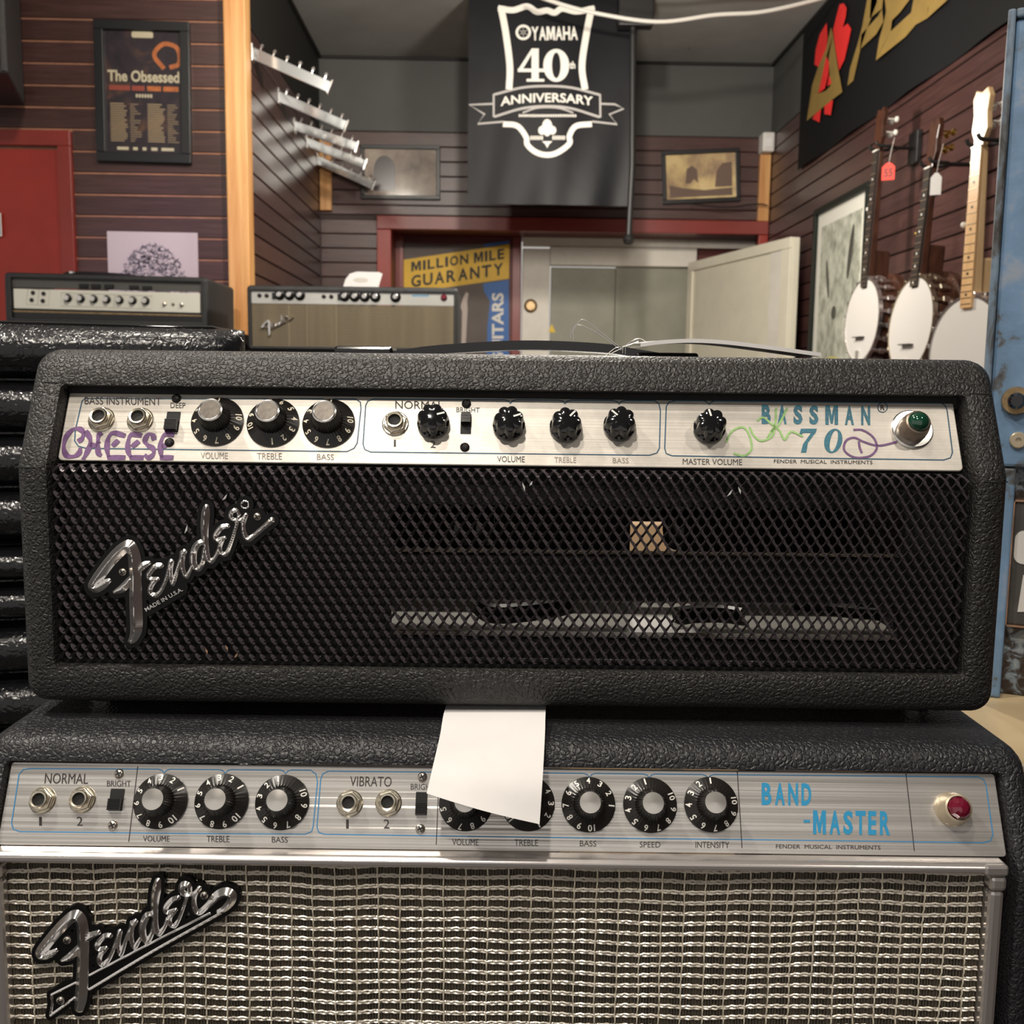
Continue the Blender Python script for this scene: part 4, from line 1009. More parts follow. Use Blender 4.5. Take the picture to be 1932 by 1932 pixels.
out1 = [[(160, 752), (155, 757), (142, 812), (141, 832), (148, 842), (163, 846), (400, 849), (655, 852), (668, 846), (674, 836), (681, 772), (680, 759), (671, 753)], notch(160, 671, 752, (410, 515, 620), .002),
        [(705, 753), (694, 757), (690, 765), (685, 838), (688, 848), (700, 853), (960, 856), (1225, 859), (1239, 855), (1244, 846), (1246, 775), (1243, 762), (1235, 756)], notch(705, 1235, 753, (963, 1066, 1168), .006),
        [(1275, 756), (1262, 759), (1257, 767), (1254, 846), (1257, 856), (1268, 860), (1500, 864), (1780, 868), (1793, 864), (1797, 854), (1787, 775), (1783, 765), (1775, 761)], notch(1275, 1775, 756, (1338,), .010)]
m = pathprint(pp, out1, .00075); m.ribbon([pp(*p) for p in circle(1665, 769, 9, 20)+[(1674, 769)]], .0006, .0002); obj('outline_print', m, 'print_blue', panel1)
# marker scribbles
def zz(x, y): return (90+x*.16046, 720+y*.16046)
ch = [[(355, 705), (405, 670), (420, 600), (370, 555), (290, 570), (215, 660), (190, 780), (225, 870), (310, 880), (370, 840), (385, 780)],
      [(445, 580), (495, 660), (500, 740), (460, 840), (415, 920)], [(640, 600), (600, 640), (590, 760), (600, 850), (635, 870)], [(500, 740), (560, 750), (610, 700)],
      [(915, 640), (770, 605), (710, 680), (700, 800), (720, 890)], [(760, 760), (835, 690)], [(705, 895), (915, 895)],
      [(1110, 635), (985, 625), (945, 720), (950, 830), (985, 895)], [(990, 770), (1075, 700)], [(965, 895), (1130, 895)],
      [(1255, 690), (1235, 630), (1180, 625), (1145, 700), (1180, 750), (1240, 790), (1245, 850), (1190, 895), (1140, 860)],
      [(1490, 630), (1380, 625), (1330, 720), (1330, 830), (1345, 905)], [(1345, 770), (1410, 740)], [(1320, 895), (1480, 895)]]
m = MB()
for p in ch:
    q = cr([zz(*a) for a in p], 5); m.ribbon([pp(*a) for a in q], [.0029+.0007*math.sin(i*.6) for i in range(len(q))], .0003)
obj('marker_word', m, 'ink_purple', panel1); m = MB()
m.ribbon([pp(*a) for a in cr([(1610, 811), (1628, 812), (1648, 826), (1654, 846), (1640, 861), (1612, 863), (1593, 850), (1596, 832), (1612, 826), (1630, 834), (1658, 841), (1692, 834)], 6)], .0014, .0003)
m.ribbon([pp(*a) for a in cr([(1620, 833), (1622, 845), (1626, 855)], 4)], .0014, .0003)
obj('marker_scribble', m, 'ink_purple', panel1)
m = MB()
for p in ([(1370, 835), (1380, 815), (1400, 806), (1412, 818), (1418, 845), (1405, 860), (1384, 856)], [(1414, 806), (1422, 822), (1436, 832), (1456, 824), (1462, 806)], [(1428, 794), (1440, 788), (1455, 800), (1470, 812), (1480, 830), (1492, 815), (1515, 824)], [(1464, 770), (1462, 800), (1448, 826)], [(1485, 770), (1470, 800), (1454, 815)]):
    m.ribbon([pp(*a) for a in cr(p, 5)], .0013, .00035)
obj('marker_scribble', m, 'ink_green', panel1)
# expanded metal grille
def expanded(x0, x1, ztop, zbot, y, px_, hy, bend=.0060):
    m = MB(); rows = int((ztop-zbot)/hy)+3; cols = int((x1-x0)/px_)+1
    def place(x, z, dy):
        s = z-(ztop-.0015)
        if s > 0:
            a = s/bend; return (x, y+dy*math.cos(a)+bend*(1-math.cos(a)), ztop-.0015+bend*math.sin(a)+0*dy)
        return (x, y+dy, z)
    for j in range(-2, rows):
        za = ztop-j*hy
        if za-hy < zbot-.001: break
        for i in range(-1, cols+1):
            xa = x0+(i+.5*(j % 2))*px_
            for sg in (1, -1):
                xb = xa+sg*px_/2; pts = []
                for t in (0, .25, .5, .75, 1.0):
                    st = t*t*(3-2*t)*.85+t*.15
                    pts.append((xa+(xb-xa)*st, za-hy*t))
                if min(xa, xb) < x0 or max(xa, xb) > x1: continue
                vs_ = []; hw = .00084
                for t, tw, hw, (x, z) in zip((0, .25, .5, .75, 1), (0, .25, .95, 1.0, .25), (.00080, .00070, .00078, .00092, .00080), pts):
                    if sg > 0: e1 = (x+hw, z+hw*.5, .0019*tw-.0013); e2 = (x-hw, z-hw*.5, -.0019*tw+.0006)
                    else: e1 = (x-hw, z+hw*.5, -.0006-.0006*tw); e2 = (x+hw, z-hw*.5, .0010+.0004*tw)
                    vs_ += [place(*e1), place(*e2), place(e2[0]*1, e2[1], e2[2]+.0013), place(e1[0], e1[1], e1[2]+.0013)]
                fs = []
                for q in range(4):
                    for c in range(4): fs.append((q*4+c, q*4+(c+1) % 4, (q+1)*4+(c+1) % 4, (q+1)*4+c))
                m.add(vs_, fs)
    return m
gm = expanded(-.2802, .2802, .1528, .0338, .0062, .00672, .00530)
o = link('metal_grille', gm.mesh('metal_grille', 'mesh_black', True), A1); o['kind'] = 'stuff'; o['label'] = 'black expanded metal grille'
MB1 = frame((0, .0235, 0), (1, 0, 0), (0, 0, 1)); pb = plane_xy(M1 @ MB1)
def slot(pf, u0, v0, u1, v1, r):
    a, b = pf(u0, v1), pf(u1, v0); return rrect(a[0], a[1], b[0], b[1], r, 5)
obj('baffle_board', plate_holes(rrect(-.2803, .0352, .2803, .1600, .0005, 1), [slot(pb, 735, 962, 1712, 1046, .010), slot(pb, 735, 1141, 1700, 1202, .008)], .011), 'baffle_black', A1, MB1)
for v_, z_ in ((1046, None), (1202, None)):
    zz_ = pb(1200, v_)[1]; obj('slot_lip', MB().box((pb(742, v_)[0], .0237, zz_), (pb(1700, v_)[0], .0343, zz_+.0006)), 'slot_edge', A1)
MK1 = frame((0, .2350, 0), (1, 0, 0), (0, 0, 1)); pk_ = plane_xy(M1 @ MK1)
obj('back_panel', plate_holes(rrect(-.2803, .0330, .2803, .2040, .0005, 1), [slot(pk_, 1188, 985, 1290, 1043, .001), rrect(-.27, .1130, .27, .1640, .002)], .010), 'baffle_black', A1, MK1)
obj('inner_floor', MB().box((-.279, .035, .0332), (.279, .222, .0342)), 'inner_metal', A1)
obj('chassis', MB().box((-.26, .06, .1650), (.26, .21, .2030)), 'plate_grey', A1, bevel=.002)
for u in (862, 905, 1282):
    x, z = plane_xy(M1 @ frame((0, .16, 0), (1, 0, 0), (0, 0, 1)))(u, 1000)
    vt = obj('vacuum_tube', MB().lathe([(.004, .085), (.011, .088), (.013, .100), (.013, .140), (.012, .145)], 20, T(x, .16, 0)), 'black_gloss', A1, smooth=True)
    obj('tube_base', MB().lathe([(.015, .145), (.016, .147), (.016, .1648)], 20, T(x, .16, 0)), 'black_plastic', vt, smooth=True)
fl = plane_xy(M1 @ frame((0, 0, .0342), (1, 0, 0), (0, 1, 0)))
for path, r_ in (([(905, 1150), (930, 1168), (985, 1166), (1040, 1158), (1075, 1150)], .0060), ([(1275, 1172), (1310, 1168), (1360, 1168), (1400, 1174)], .0055), ([(1500, 1150), (1580, 1160), (1700, 1170)], .0040)):
    obj('shadow_lump', MB().tube([(*fl(*p), .0342+r_) for p in cr(path, 6)], r_, 8), 'cable_black', A1, smooth=True)  # black rods shaped as the vacuum tubes' shadows on the floor plate
# chipped spots on the grille
cg = plane_xy(M1 @ frame((0, .0046, 0), (1, 0, 0), (0, 0, 1)))
for k, (u, v, h_, a_) in enumerate(((988, 918, .006, -.4), (1002, 912, .0035, .3), (1377, 930, .0055, .5), (1395, 925, .005, -.5), (352, 998, .006, .2), (425, 938, .005, .5), (390, 1228, .004, -.5), (428, 1222, .004, -.6), (446, 1236, .004, .4))):
    x, z = cg(u, v); obj('chipped_spot', MB().prism([(-.0006, -h_/2), (.0007, -h_*.1), (.0003, h_/2), (-.0004, h_*.1)], 0, .0006, frame((0, 0, 0), (1, 0, 0), (0, 0, 1))), 'chrome_soft' if k < 6 else 'copper_edge', A1, T(x, .0046, z) @ RY(a_))
ft = MB().lathe([(.009, 0), (.010, .004), (.009, .0095)], 20).mesh('foot', 'chrome_soft', True)
for x in (-.268, .268):
    for y in (.045, .22): link('foot', ft, A1, T(x, y, 0))
# chrome script badge
def badge(root, Mpl, paths, f, scale, grow, cell=6, screws=(), extra_back=(), zoff=0.0, small=None):
    pe = plane_xy(root.matrix_basis @ Mpl); pz = lambda x, y: pe(*f(x, y)); g = scale*MPX
    S = [(*q[:4], q[4]*1.14+1.5, q[5]*1.14+1.5) for q in seglist(paths)]
    e = obj('script_badge', sdf_relief(S, pz, cell, lambda d: 1.05*g*min(d, 60), zoff=zoff), 'chrome', root, Mpl, smooth=False)
    me = e.data; me.polygons.foreach_set('use_smooth', [True]*len(me.polygons)); me.set_sharp_from_angle(angle=math.radians(28))
    obj('badge_backing', sdf_relief(S+seglist(extra_back, 1), pz, cell*1.4, lambda d: 0.0, grow=grow, zoff=zoff-.0003, thick=.003), 'emblem_black', e)
    for x, y in screws:
        a, b = pz(x, y); screw(e, T(a, b, zoff-.0003), .0025)
    return e, pz
F1 = lambda x, y: (140+x*.2174, 900+y*.2174)
fender1 = [[(300, 900, 18), (245, 935, 34), (185, 960, 40), (175, 925, 42), (290, 760, 42), (390, 650, 44), (465, 595, 42), (500, 620, 44), (525, 720, 48), (530, 900, 46), (535, 1100, 48), (540, 1300, 46), (520, 1390, 34), (490, 1425, 20)],
    [(350, 1000, 14), (420, 965, 30), (490, 885, 24)], [(550, 820, 18), (600, 770, 26), (650, 745, 14)],
    [(750, 770, 22), (700, 778, 20), (648, 845, 20), (660, 885, 20), (725, 885, 14)], [(705, 895, 16), (665, 950, 18), (662, 1005, 20), (700, 1030, 20), (750, 990, 16), (800, 880, 14), (842, 735, 20)],
    [(842, 735, 20), (835, 830, 16), (855, 930, 16), (900, 790, 14), (955, 650, 20)], [(940, 660, 22), (938, 780, 18), (970, 865, 18), (1010, 800, 13), (1035, 740, 13)],
    [(1125, 560, 18), (1070, 585, 24), (1035, 660, 26), (1035, 750, 26), (1072, 800, 22), (1112, 745, 17), (1132, 620, 16)],
    [(1148, 262, 22), (1140, 330, 32), (1132, 470, 28), (1145, 620, 20), (1160, 700, 20), (1185, 735, 20), (1222, 695, 14), (1255, 630, 14)],
    [(1330, 425, 18), (1275, 440, 20), (1225, 508, 20), (1242, 548, 20), (1305, 528, 14)], [(1285, 550, 15), (1262, 610, 17), (1270, 655, 19), (1308, 672, 18), (1345, 610, 14), (1395, 460, 12), (1425, 350, 12)],
    [(1430, 325, 13), (1405, 290, 15), (1365, 305, 16), (1358, 350, 16), (1395, 375, 15), (1450, 372, 14), (1490, 330, 14)],
    [(1490, 330, 16), (1465, 420, 16), (1482, 510, 20), (1512, 540, 22), (1570, 500, 18), (1640, 440, 18), (1715, 375, 22)]]
ring = [(1482+32*math.cos(a), 240+32*math.sin(a), 5) for a in np.linspace(0, 2*math.pi, 13)]
ME1 = frame((0, .0022, 0), (1, 0, 0), (0, 0, 1))
e1, pz1 = badge(A1, ME1, fender1+[ring], F1, .2174, 36, 6.5, [(420, 825), (1590, 345)], [[(1590, 345, 40), (1500, 420, 40)], [(420, 825, 60), (330, 900, 40)], [(635, 1160, 12), (930, 985, 12)], [(700, 1060, 20), (930, 960, 20)]])
m = MB(); text_quad(m, 'MADE IN U.S.A.', pz1(628, 1168), pz1(948, 985), pz1(930, 955), pz1(608, 1138), z=.0004, bold=.01); obj('lettering', m, 'chrome_soft', e1)
# strap handle on top
MH = frame((0, .115, 0), (1, 0, 0), (0, 0, 1)); ph = plane_xy(M1 @ MH)
hp_ = [ph(u, v) for u, v in cr([(690, 668), (745, 663), (830, 652), (985, 643.5), (1130, 649), (1200, 660), (1300, 676)], 6)]
m = MB(); vs_ = []; fs = []
for i, (x, z) in enumerate(hp_):
    th = .0045+.002*math.sin(math.pi*i/(len(hp_)-1))
    vs_ += [(x, .104, z), (x, .126, z), (x, .126, z-th), (x, .104, z-th)]
for i in range(len(hp_)-1): fs += [(i*4+c, i*4+(c+1) % 4, i*4+4+(c+1) % 4, i*4+4+c) for c in range(4)]
fs += [(0, 1, 2, 3), tuple(4*(len(hp_)-1)+c for c in (3, 2, 1, 0))]
hd = obj('strap_handle', m.add(vs_, fs), 'black_gloss', A1, smooth=True)
a, b = ph(637, 656.5), ph(745, 655); obj('handle_cap', MB().box((a[0], .100, .2278), (b[0], .130, b[1])), 'black_gloss', hd, bevel=.002)
a, b = ph(1195, 654), ph(1312, 656); obj('handle_cap', MB().box((a[0], .100, .2278), (b[0], .130, b[1]-.0042)), 'black_plastic', hd, bevel=.002)
# price tag with wire on the handle
pt = thing('price_tag', 'white curled price tag wired to the handle of the upper amplifier head', 'price tag', M1 @ T(0, .115, .2277))
m = MB(); vs_ = []; edge = cr([(1197, 651), (1235, 646), (1290, 643.5), (1350, 646.5), (1430, 656), (1521, 668.5)], 6)
for side in (0, 1):
    vs_ = []
    for u, v in edge:
        x, z = ph(u, v); z = max(z, .2312); vs_ += [(x, -.035, z-.2277-side*.0026), (x, .03, z-.2277+.002-side*.0026)]
    m.add(vs_, [(2*i, 2*i+1, 2*i+3, 2*i+2) for i in range(len(edge)-1)])
e_ = [(ph(u, v)[0], max(ph(u, v)[1], .2312)) for u, v in edge]
m.add([(x, -.035, z-.2277-s_*.0026) for x, z in e_ for s_ in (0, 1)], [(2*i, 2*i+1, 2*i+3, 2*i+2) for i in range(len(e_)-1)])
obj('card', m, 'paper', pt, smooth=True)
for p in ([(1170, 660), (1130, 628), (1100, 606), (1085, 614), (1074, 632), (1076, 642)], [(1168, 662), (1130, 634), (1100, 618), (1086, 616), (1079, 628), (1080, 643)], [(1150, 668), (1172, 657), (1190, 644), (1203, 640), (1213, 645)], [(1140, 672), (1158, 658), (1175, 655), (1200, 646)], [(1172, 655), (1171, 668)], [(1176, 655), (1176, 669)]):
    obj('wire', MB().tube([(ph(u, v)[0], -.0135, max(ph(u, v)[1], .2284)-.2277) for u, v in cr(p, 6)], .00035, 5), 'wire', pt, smooth=True)

# ================================================================== lower amplifier head
YLW = .552
A2 = thing('amplifier_head', 'silver panelled amplifier head with woven silver grille cloth at the bottom', 'amplifier', AMP_AX(-.003, YLW, .82))
M2 = A2.matrix_basis
YF2 = lambda z: max(0.0, (z-.158)*.545)
obj('cabinet_shell', amp_shell(.309, .009, .2221, .014, YF2, .25, .2925, .026, .2068), 'tolex_low', A2, smooth=True)
MP2 = frame((0, .0100, .1642), (1, 0, 0), (0, sA, cA)); pp2 = plane_xy(M2 @ MP2)
panel2 = obj('control_panel', MB().prism(rrect(-.2915, 0, .2905, .0468, .002), -.0015, 0), 'panel_low', A2, MP2, bevel=.0005)
def P2(u, v, h=0): x, y = pp2(u, v, h); return MP2 @ T(x, y, 0)
kb2 = skirt_mesh(.0157, .0092, .0064, .0150)
cap2 = MB().lathe([(.0061, 0), (.0060, .0008), (.0035, .00105), (.0002, .0013)], 40).mesh('cap', 'cap_alu', True)
for (u, v), V in zip(((304, 1512), (419, 1512), (533, 1514), (879, 1516), (996, 1516), (1110, 1518), (1226, 1519), (1341, 1518)), (2.9, 2.7, .55, 1.6, 5.9, 4.0, .62, 1.0)):
    k = link('knob', kb2, A2, P2(u, v)); link('cap', cap2, k, T(0, 0, .0148)); obj('numerals', numerals(.0157, .0092, V, None), 'numeral_white', k)
for u, v in ((81, 1510), (156, 1509), (660, 1516), (733, 1515)): jack(A2, P2(u, v), .0078)
slide(A2, P2(220, 1509), .0082, .0125); slide(A2, P2(795, 1516), .0068, .0130)
for u, v in ((225, 1460), (213, 1557), (797, 1466), (793, 1564)): screw(A2, P2(u, v), .0029)
pilot(A2, P2(1795, 1527), .0098, .0066, 'bezel_cream', 'bezel_cream', 'jewel_red', .0105)
for s_, u0, v0, u1, v1, kw in [('NORMAL', 84, 1459, 166, 1479, dict(shear=.12)), ('1', 74, 1541, 79, 1558, {}), ('2', 145, 1541, 156, 1558, {}), ('BRIGHT', 202, 1473, 247, 1484, {}), ('VOLUME', 270, 1577, 320, 1588, {}), ('TREBLE', 390, 1577, 433, 1589, {}), ('BASS', 513, 1579, 543, 1590, {}),
    ('VIBRATO', 661, 1465, 739, 1484, dict(shear=.08)), ('1', 653, 1546, 658, 1563, {}), ('2', 724, 1546, 735, 1563, {}), ('BRIGHT', 775, 1479, 820, 1490, {}), ('VOLUME', 853, 1583, 903, 1595, {}), ('TREBLE', 971, 1584, 1015, 1596, {}), ('BASS', 1094, 1586, 1125, 1597, {}), ('SPEED', 1207, 1588, 1246, 1599, {}), ('INTENSITY', 1312, 1588, 1376, 1600, {}),
    ('FENDER  MUSICAL  INSTRUMENTS', 1464, 1594, 1661, 1602, {})]:
    m = MB(); text_px(m, s_, pp2, u0, v0, u1, v1, **kw); obj('lettering', m, 'print_dark', panel2)
for a, b in (((260, 1446), (243, 1588)), ((829, 1450), (823, 1594)), ((1391, 1455), (1400, 1600)), ((1709, 1459), (1725, 1606))): obj('rule_line', MB().ribbon([pp2(*a), pp2(*b)], .0005, .0002), 'print_dark', panel2)
m = MB()
for ch_, u0, wd, v0, v1 in [(c, 1437+25.0*i, 18.5, 1477, 1519) for i, c in enumerate('BAND')]: text_px(m, ch_, pp2, u0, v0+.012*(u0-1437), u0+wd, v1+.012*(u0-1437), bold=.035)
obj('model_lettering', m, 'print_sky', panel2); m = MB()
for ch_, u0, wd in (('M', 1534, 24), ('A', 1565, 20), ('S', 1591, 18), ('T', 1614, 19), ('E', 1638, 15), ('R', 1660, 19)): text_px(m, ch_, pp2, u0, 1529+.012*(u0-1534), u0+wd, 1574+.012*(u0-1534), bold=.035)
m.add([(*pp2(*p), .00025) for p in ((1516, 1547), (1528, 1547), (1528, 1552), (1516, 1552))], [(3, 2, 1, 0)])
obj('model_lettering', m, 'print_sky', panel2)
out2 = [[(55, 1450), (44, 1452), (36, 1461), (22, 1553), (25, 1564), (36, 1569), (300, 1572), (575, 1574), (588, 1569), (591, 1558), (599, 1475), (596, 1460), (588, 1455)], notch(55, 588, 1450, (310, 425, 539), .006),
        [(620, 1455), (609, 1460), (605, 1470), (598, 1560), (601, 1570), (612, 1574), (1100, 1581), (1400, 1584), (1855, 1590), (1869, 1586), (1873, 1574), (1860, 1480), (1855, 1470), (1843, 1466)], notch(620, 1843, 1455, (880, 996, 1112, 1225, 1336), .009)]
obj('outline_print', pathprint(pp2, out2, .00065), 'line_blue', panel2)
# silver trim round the cloth
MG2 = frame((0, .0075, 0), (1, 0, 0), (0, 0, 1)); pg2 = plane_xy(M2 @ MG2)
gx0, gx1, gz1, gz0 = pg2(10, 1640)[0], pg2(1862, 1650)[0], .1566, .030
def bar(pts, r, sq=(1, 1)): return MB().tube(pts, r, 12)
hb = MB().lathe([(.0047, -.5), (.0047, .5)], 16, Matrix.Scale(1, 4)); 
tr = MB(); prof = [(.010, .1572), (.002, .1572), (-.0005, .1590), (-.0005, .1622), (.002, .1640), (.010, .1640)]
tr.add([(x, y, z) for x in (-.2895, .2860) for y, z in prof], [tuple(range(5, -1, -1)), tuple(range(6, 12))]+[(i, (i+1) % 6, 6+(i+1) % 6, 6+i) for i in range(6)])
obj('trim_bar', tr, 'silver_trim', A2, bevel=.0008)
for s_, x in ((-1, gx0-.0035), (1, gx1+.0035)):
    t_ = MB().box((x-.0042, .0005, .028), (x+.0042, .010, .1480)); obj('trim_bar', t_, 'silver_trim', A2, bevel=.0025)
    obj('trim_corner', MB().box((x-.0047, -.0005, .1480), (x+.0047, .010, .1568)), 'silver_trim', A2, bevel=.0022)
    obj('trim_corner', MB().box((x-.0047-(.004 if s_ > 0 else 0), -.0014, .1576), (x+.0047, .009, .1638)), 'silver_trim', A2, bevel=.0015)
# woven cloth
def weave_mat():
    m, t, b = nt('cloth_base'); tc = N(t, 'ShaderNodeTexCoord')
    wv = N(t, 'ShaderNodeTexWave', wave_type='BANDS', bands_direction='X', Scale=190.0, Distortion=1.5, Detail=1.0); t.links.new(tc.outputs['Object'], wv.inputs['Vector'])
    cr_ = N(t, 'ShaderNodeValToRGB'); cr_.color_ramp.elements[0].color = (.012, .010, .008, 1); cr_.color_ramp.elements[1].color = (.085, .068, .045, 1)
    t.links.new(wv.outputs['Fac'], cr_.inputs[0]); t.links.new(cr_.outputs[0], b.inputs['Base Color']); b.inputs['Roughness'].default_value = .8
weave_mat()
cl = obj('grille_cloth', MB().box((gx0-.002, .0088, gz0), (gx1+.002, .0110, gz1)), 'cloth_base', A2)
rng = np.random.RandomState(5)
PXC, PZC = .01262, .00645
nc = int((gx1-gx0)/PXC)+1; nr = int((gz1-gz0)/PZC)+1
coff = np.cumsum(rng.normal(0, .00035, nc+2)); coff -= np.linspace(coff[0], coff[-1], nc+2)
xofs = rng.normal(0, .00035, (nr+2,))
def dz(x, k):
    c = (x-gx0)/PXC; i = int(max(0, min(nc, math.floor(c)))); t = c-i
    base = coff[i]*(1-t)+coff[i+1]*t
    return base*1.0 + .0006*math.sin(x*34+1.3)+.00045*math.sin(x*90+k*.5) + .00050*math.sin(math.pi*t)
hm = MB()
for k in range(nr+1):
    zc = gz1-.0008-k*PZC
    for st, (off, hh) in enumerate(((.00062, .00066), (-.00062, .00066))):
        vs_ = []; xs = np.arange(gx0, gx1, PXC/8)
        for j, x in enumerate(xs):
            t = ((x-gx0)/PXC) % 1
            z = zc+off*(.80+.35*math.sin(math.pi*t))+dz(x, k)+rng.normal(0, .00007); y = .0082-.0007*math.sin(math.pi*t)-.00045*math.sin(j*1.9+st*2)
            if not gz0 < z < gz1-.0004: z = min(max(z, gz0), gz1-.0004)
            vs_ += [(x, y+.0006, z+hh), (x, y, z+hh*.3), (x, y, z-hh*.3), (x, y+.0006, z-hh)]
        hm.add(vs_, [(4*i+c, 4*i+c+1, 4*i+5+c, 4*i+4+c) for i in range(len(xs)-1) for c in range(3)])
o = link('silver_threads', hm.mesh('silver_threads', 'cloth_silver', True, recalc=True), cl); o['kind'] = 'stuff'
vm = MB()
for i in range(nc+1):
    x = gx0+i*PXC
    if x > gx1: break
    vs_ = []; zs = np.arange(gz0, gz1, PZC/5)
    for j, z in enumerate(zs):
        xx = x+.0002*math.sin(z*210+i)+.00025*math.sin(z*43+i*2.1); y = .0076-.0005*math.cos(j*2*math.pi/5); h_ = .00050
        vs_ += [(xx-h_, y+.0006, z), (xx-h_*.3, y, z), (xx+h_*.3, y, z), (xx+h_, y+.0006, z)]
    vm.add(vs_, [(4*a+c, 4*a+c+1, 4*a+5+c, 4*a+4+c) for a in range(len(zs)-1) for c in range(3)])
o = link('cord_threads', vm.mesh('cord_threads', 'cloth_cord', True), cl); o['kind'] = 'stuff'
tm = MB(); fine = PXC/7
for x in np.arange(gx0, gx1, fine):
    zz0 = gz0; xx = x+rng.normal(0, .00012)
    tm.add([(xx-.00042, .0087, gz0), (xx, .0082, gz0), (xx+.00042, .0087, gz0), (xx-.00042, .0087, gz1-.0006), (xx, .0082, gz1-.0006), (xx+.00042, .0087, gz1-.0006)], [(0, 1, 4, 3), (1, 2, 5, 4)])
o = link('dark_threads', tm.mesh('dark_threads', 'cloth_dark', False), cl); o['kind'] = 'stuff'
F2 = lambda x, y: (40+x*.22774, 1620+y*.22774)
fender2 = [[(290, 760, 14), (245, 790, 26), (180, 805, 34), (165, 770, 38), (300, 600, 40), (400, 500, 40), (455, 470, 40), (495, 510, 42), (512, 620, 42), (512, 800, 42), (505, 1000, 44), (495, 1150, 44), (480, 1240, 34)],
    [(340, 845, 14), (410, 810, 28), (480, 735, 22)], [(515, 700, 14), (570, 645, 26), (640, 612, 18)],
    [(735, 640, 20), (690, 645, 20), (628, 715, 20), (645, 752, 20), (705, 742, 14)], [(690, 760, 16), (650, 810, 18), (648, 858, 20), (680, 878, 20), (728, 830, 15), (780, 710, 13), (818, 605, 18)],
    [(818, 605, 18), (805, 710, 16), (825, 795, 16), (875, 650, 14), (945, 522, 20)], [(920, 535, 20), (908, 650, 18), (935, 735, 18), (975, 680, 13), (1000, 630, 12)],
    [(1090, 460, 18), (1042, 475, 24), (1005, 560, 26), (1010, 645, 26), (1042, 685, 22), (1082, 620, 16), (1100, 520, 15)],
    [(1133, 185, 22), (1120, 260, 32), (1105, 380, 28), (1110, 520, 20), (1122, 595, 20), (1143, 622, 20), (1185, 570, 14), (1212, 500, 14)],
    [(1300, 325, 18), (1250, 345, 20), (1195, 410, 20), (1212, 448, 20), (1280, 425, 14)], [(1268, 440, 15), (1228, 500, 17), (1235, 545, 19), (1268, 558, 18), (1305, 505, 13), (1345, 400, 11), (1372, 320, 11)],
    [(1395, 270, 18), (1385, 225, 22), (1345, 215, 24), (1328, 255, 24), (1350, 295, 22), (1400, 300, 16), (1440, 285, 14), (1475, 245, 14)],
    [(1475, 245, 17), (1432, 330, 17), (1440, 420, 22), (1472, 448, 22), (1540, 395, 22), (1620, 310, 32), (1690, 280, 36), (1745, 300, 34), (1735, 360, 30), (1680, 420, 24), (1630, 440, 14)]]
tail = [[(1560, 455, 9), (1080, 700, 9), (565, 968, 9)], [(1650, 455, 10), (1080, 775, 10), (565, 1085, 10)], [(455, 1028, 9), (250, 1130, 9), (258, 1200, 9), (240, 1302, 9), (445, 1152, 9)]]
ME2 = frame((0, .0040, 0), (1, 0, 0), (0, 0, 1))
badge(A2, ME2, fender2+[[(a[0], a[1], a[2]) for a in t] for t in [tail[0], tail[1]]]+[[tail[2][i], tail[2][i+1]] for i in range(4)], F2, .22774, 30, 6.5, [(380, 675), (1515, 305), (325, 1175)],
      [[(1500, 505, 40), (1080, 740, 40), (560, 1020, 60)], [(400, 1100, 40), (300, 1170, 40)], [(380, 690, 60), (300, 770, 40)], [(1515, 305, 40), (1460, 400, 40)]])
for x in (-.275, .275):
    for y in (.045, .22): link('foot', ft, A2, T(x, y, 0))
# sheet of paper pinched between the heads
lf = cr([(842, 1330, .632), (836, 1352, .608), (830, 1388, .586), (818, 1440, .559), (805, 1497, .543)], 6); rg = cr([(1030, 1330, .632), (1029, 1352, .608), (1028, 1390, .586), (1024, 1465, .555), (1018, 1555, .539)], 6)
def amp_pt(u, v, y):
    d = ray(u, v); t = y/d.dot(FG); return CAM+d*t
m = MB(); cols = 8; vs_ = []
for a, b in zip(lf, rg):
    A_, B_ = amp_pt(*a), amp_pt(*b)
    for c in range(cols+1):
        t = c/cols; q = A_.lerp(B_, t); q = q-FG*(.0025*math.sin(math.pi*t)*(1 if a[2] < .58 else .2)); vs_.append(q)
nrw = len(lf)
base = sum(vs_, Vector())/len(vs_)
for s_ in (0, 1): m.add([q-base+FG*(.0003*s_) for q in vs_], [(i*(cols+1)+c, i*(cols+1)+c+1, (i+1)*(cols+1)+c+1, (i+1)*(cols+1)+c) for i in range(nrw-1) for c in range(cols)])
o = obj('paper_sheet', m, 'paper', None, T(*base), smooth=True); tag(o, 'blank white paper sheet pinched between the two stacked amplifier heads', 'paper')
# cabinet that carries the stack
cab = thing('speaker_cabinet', 'black speaker cabinet below the lower amplifier head', 'speaker cabinet', AMP_AX(-.003, YLW, 0))
obj('cabinet_shell', MB().box((-.31, -.02, .02), (.31, .30, .82)), 'tolex_low', cab, bevel=.008)
obj('front_cloth', MB().box((-.30, -.026, .06), (.30, -.0205, .78)), 'cloth_far', cab)
for x in (-.28, .28):
    for y in (.03, .25): link('foot', MB().lathe([(.015, 0), (.016, .02)], 16).mesh('foot', 'black_plastic'), cab, T(x, y, 0))

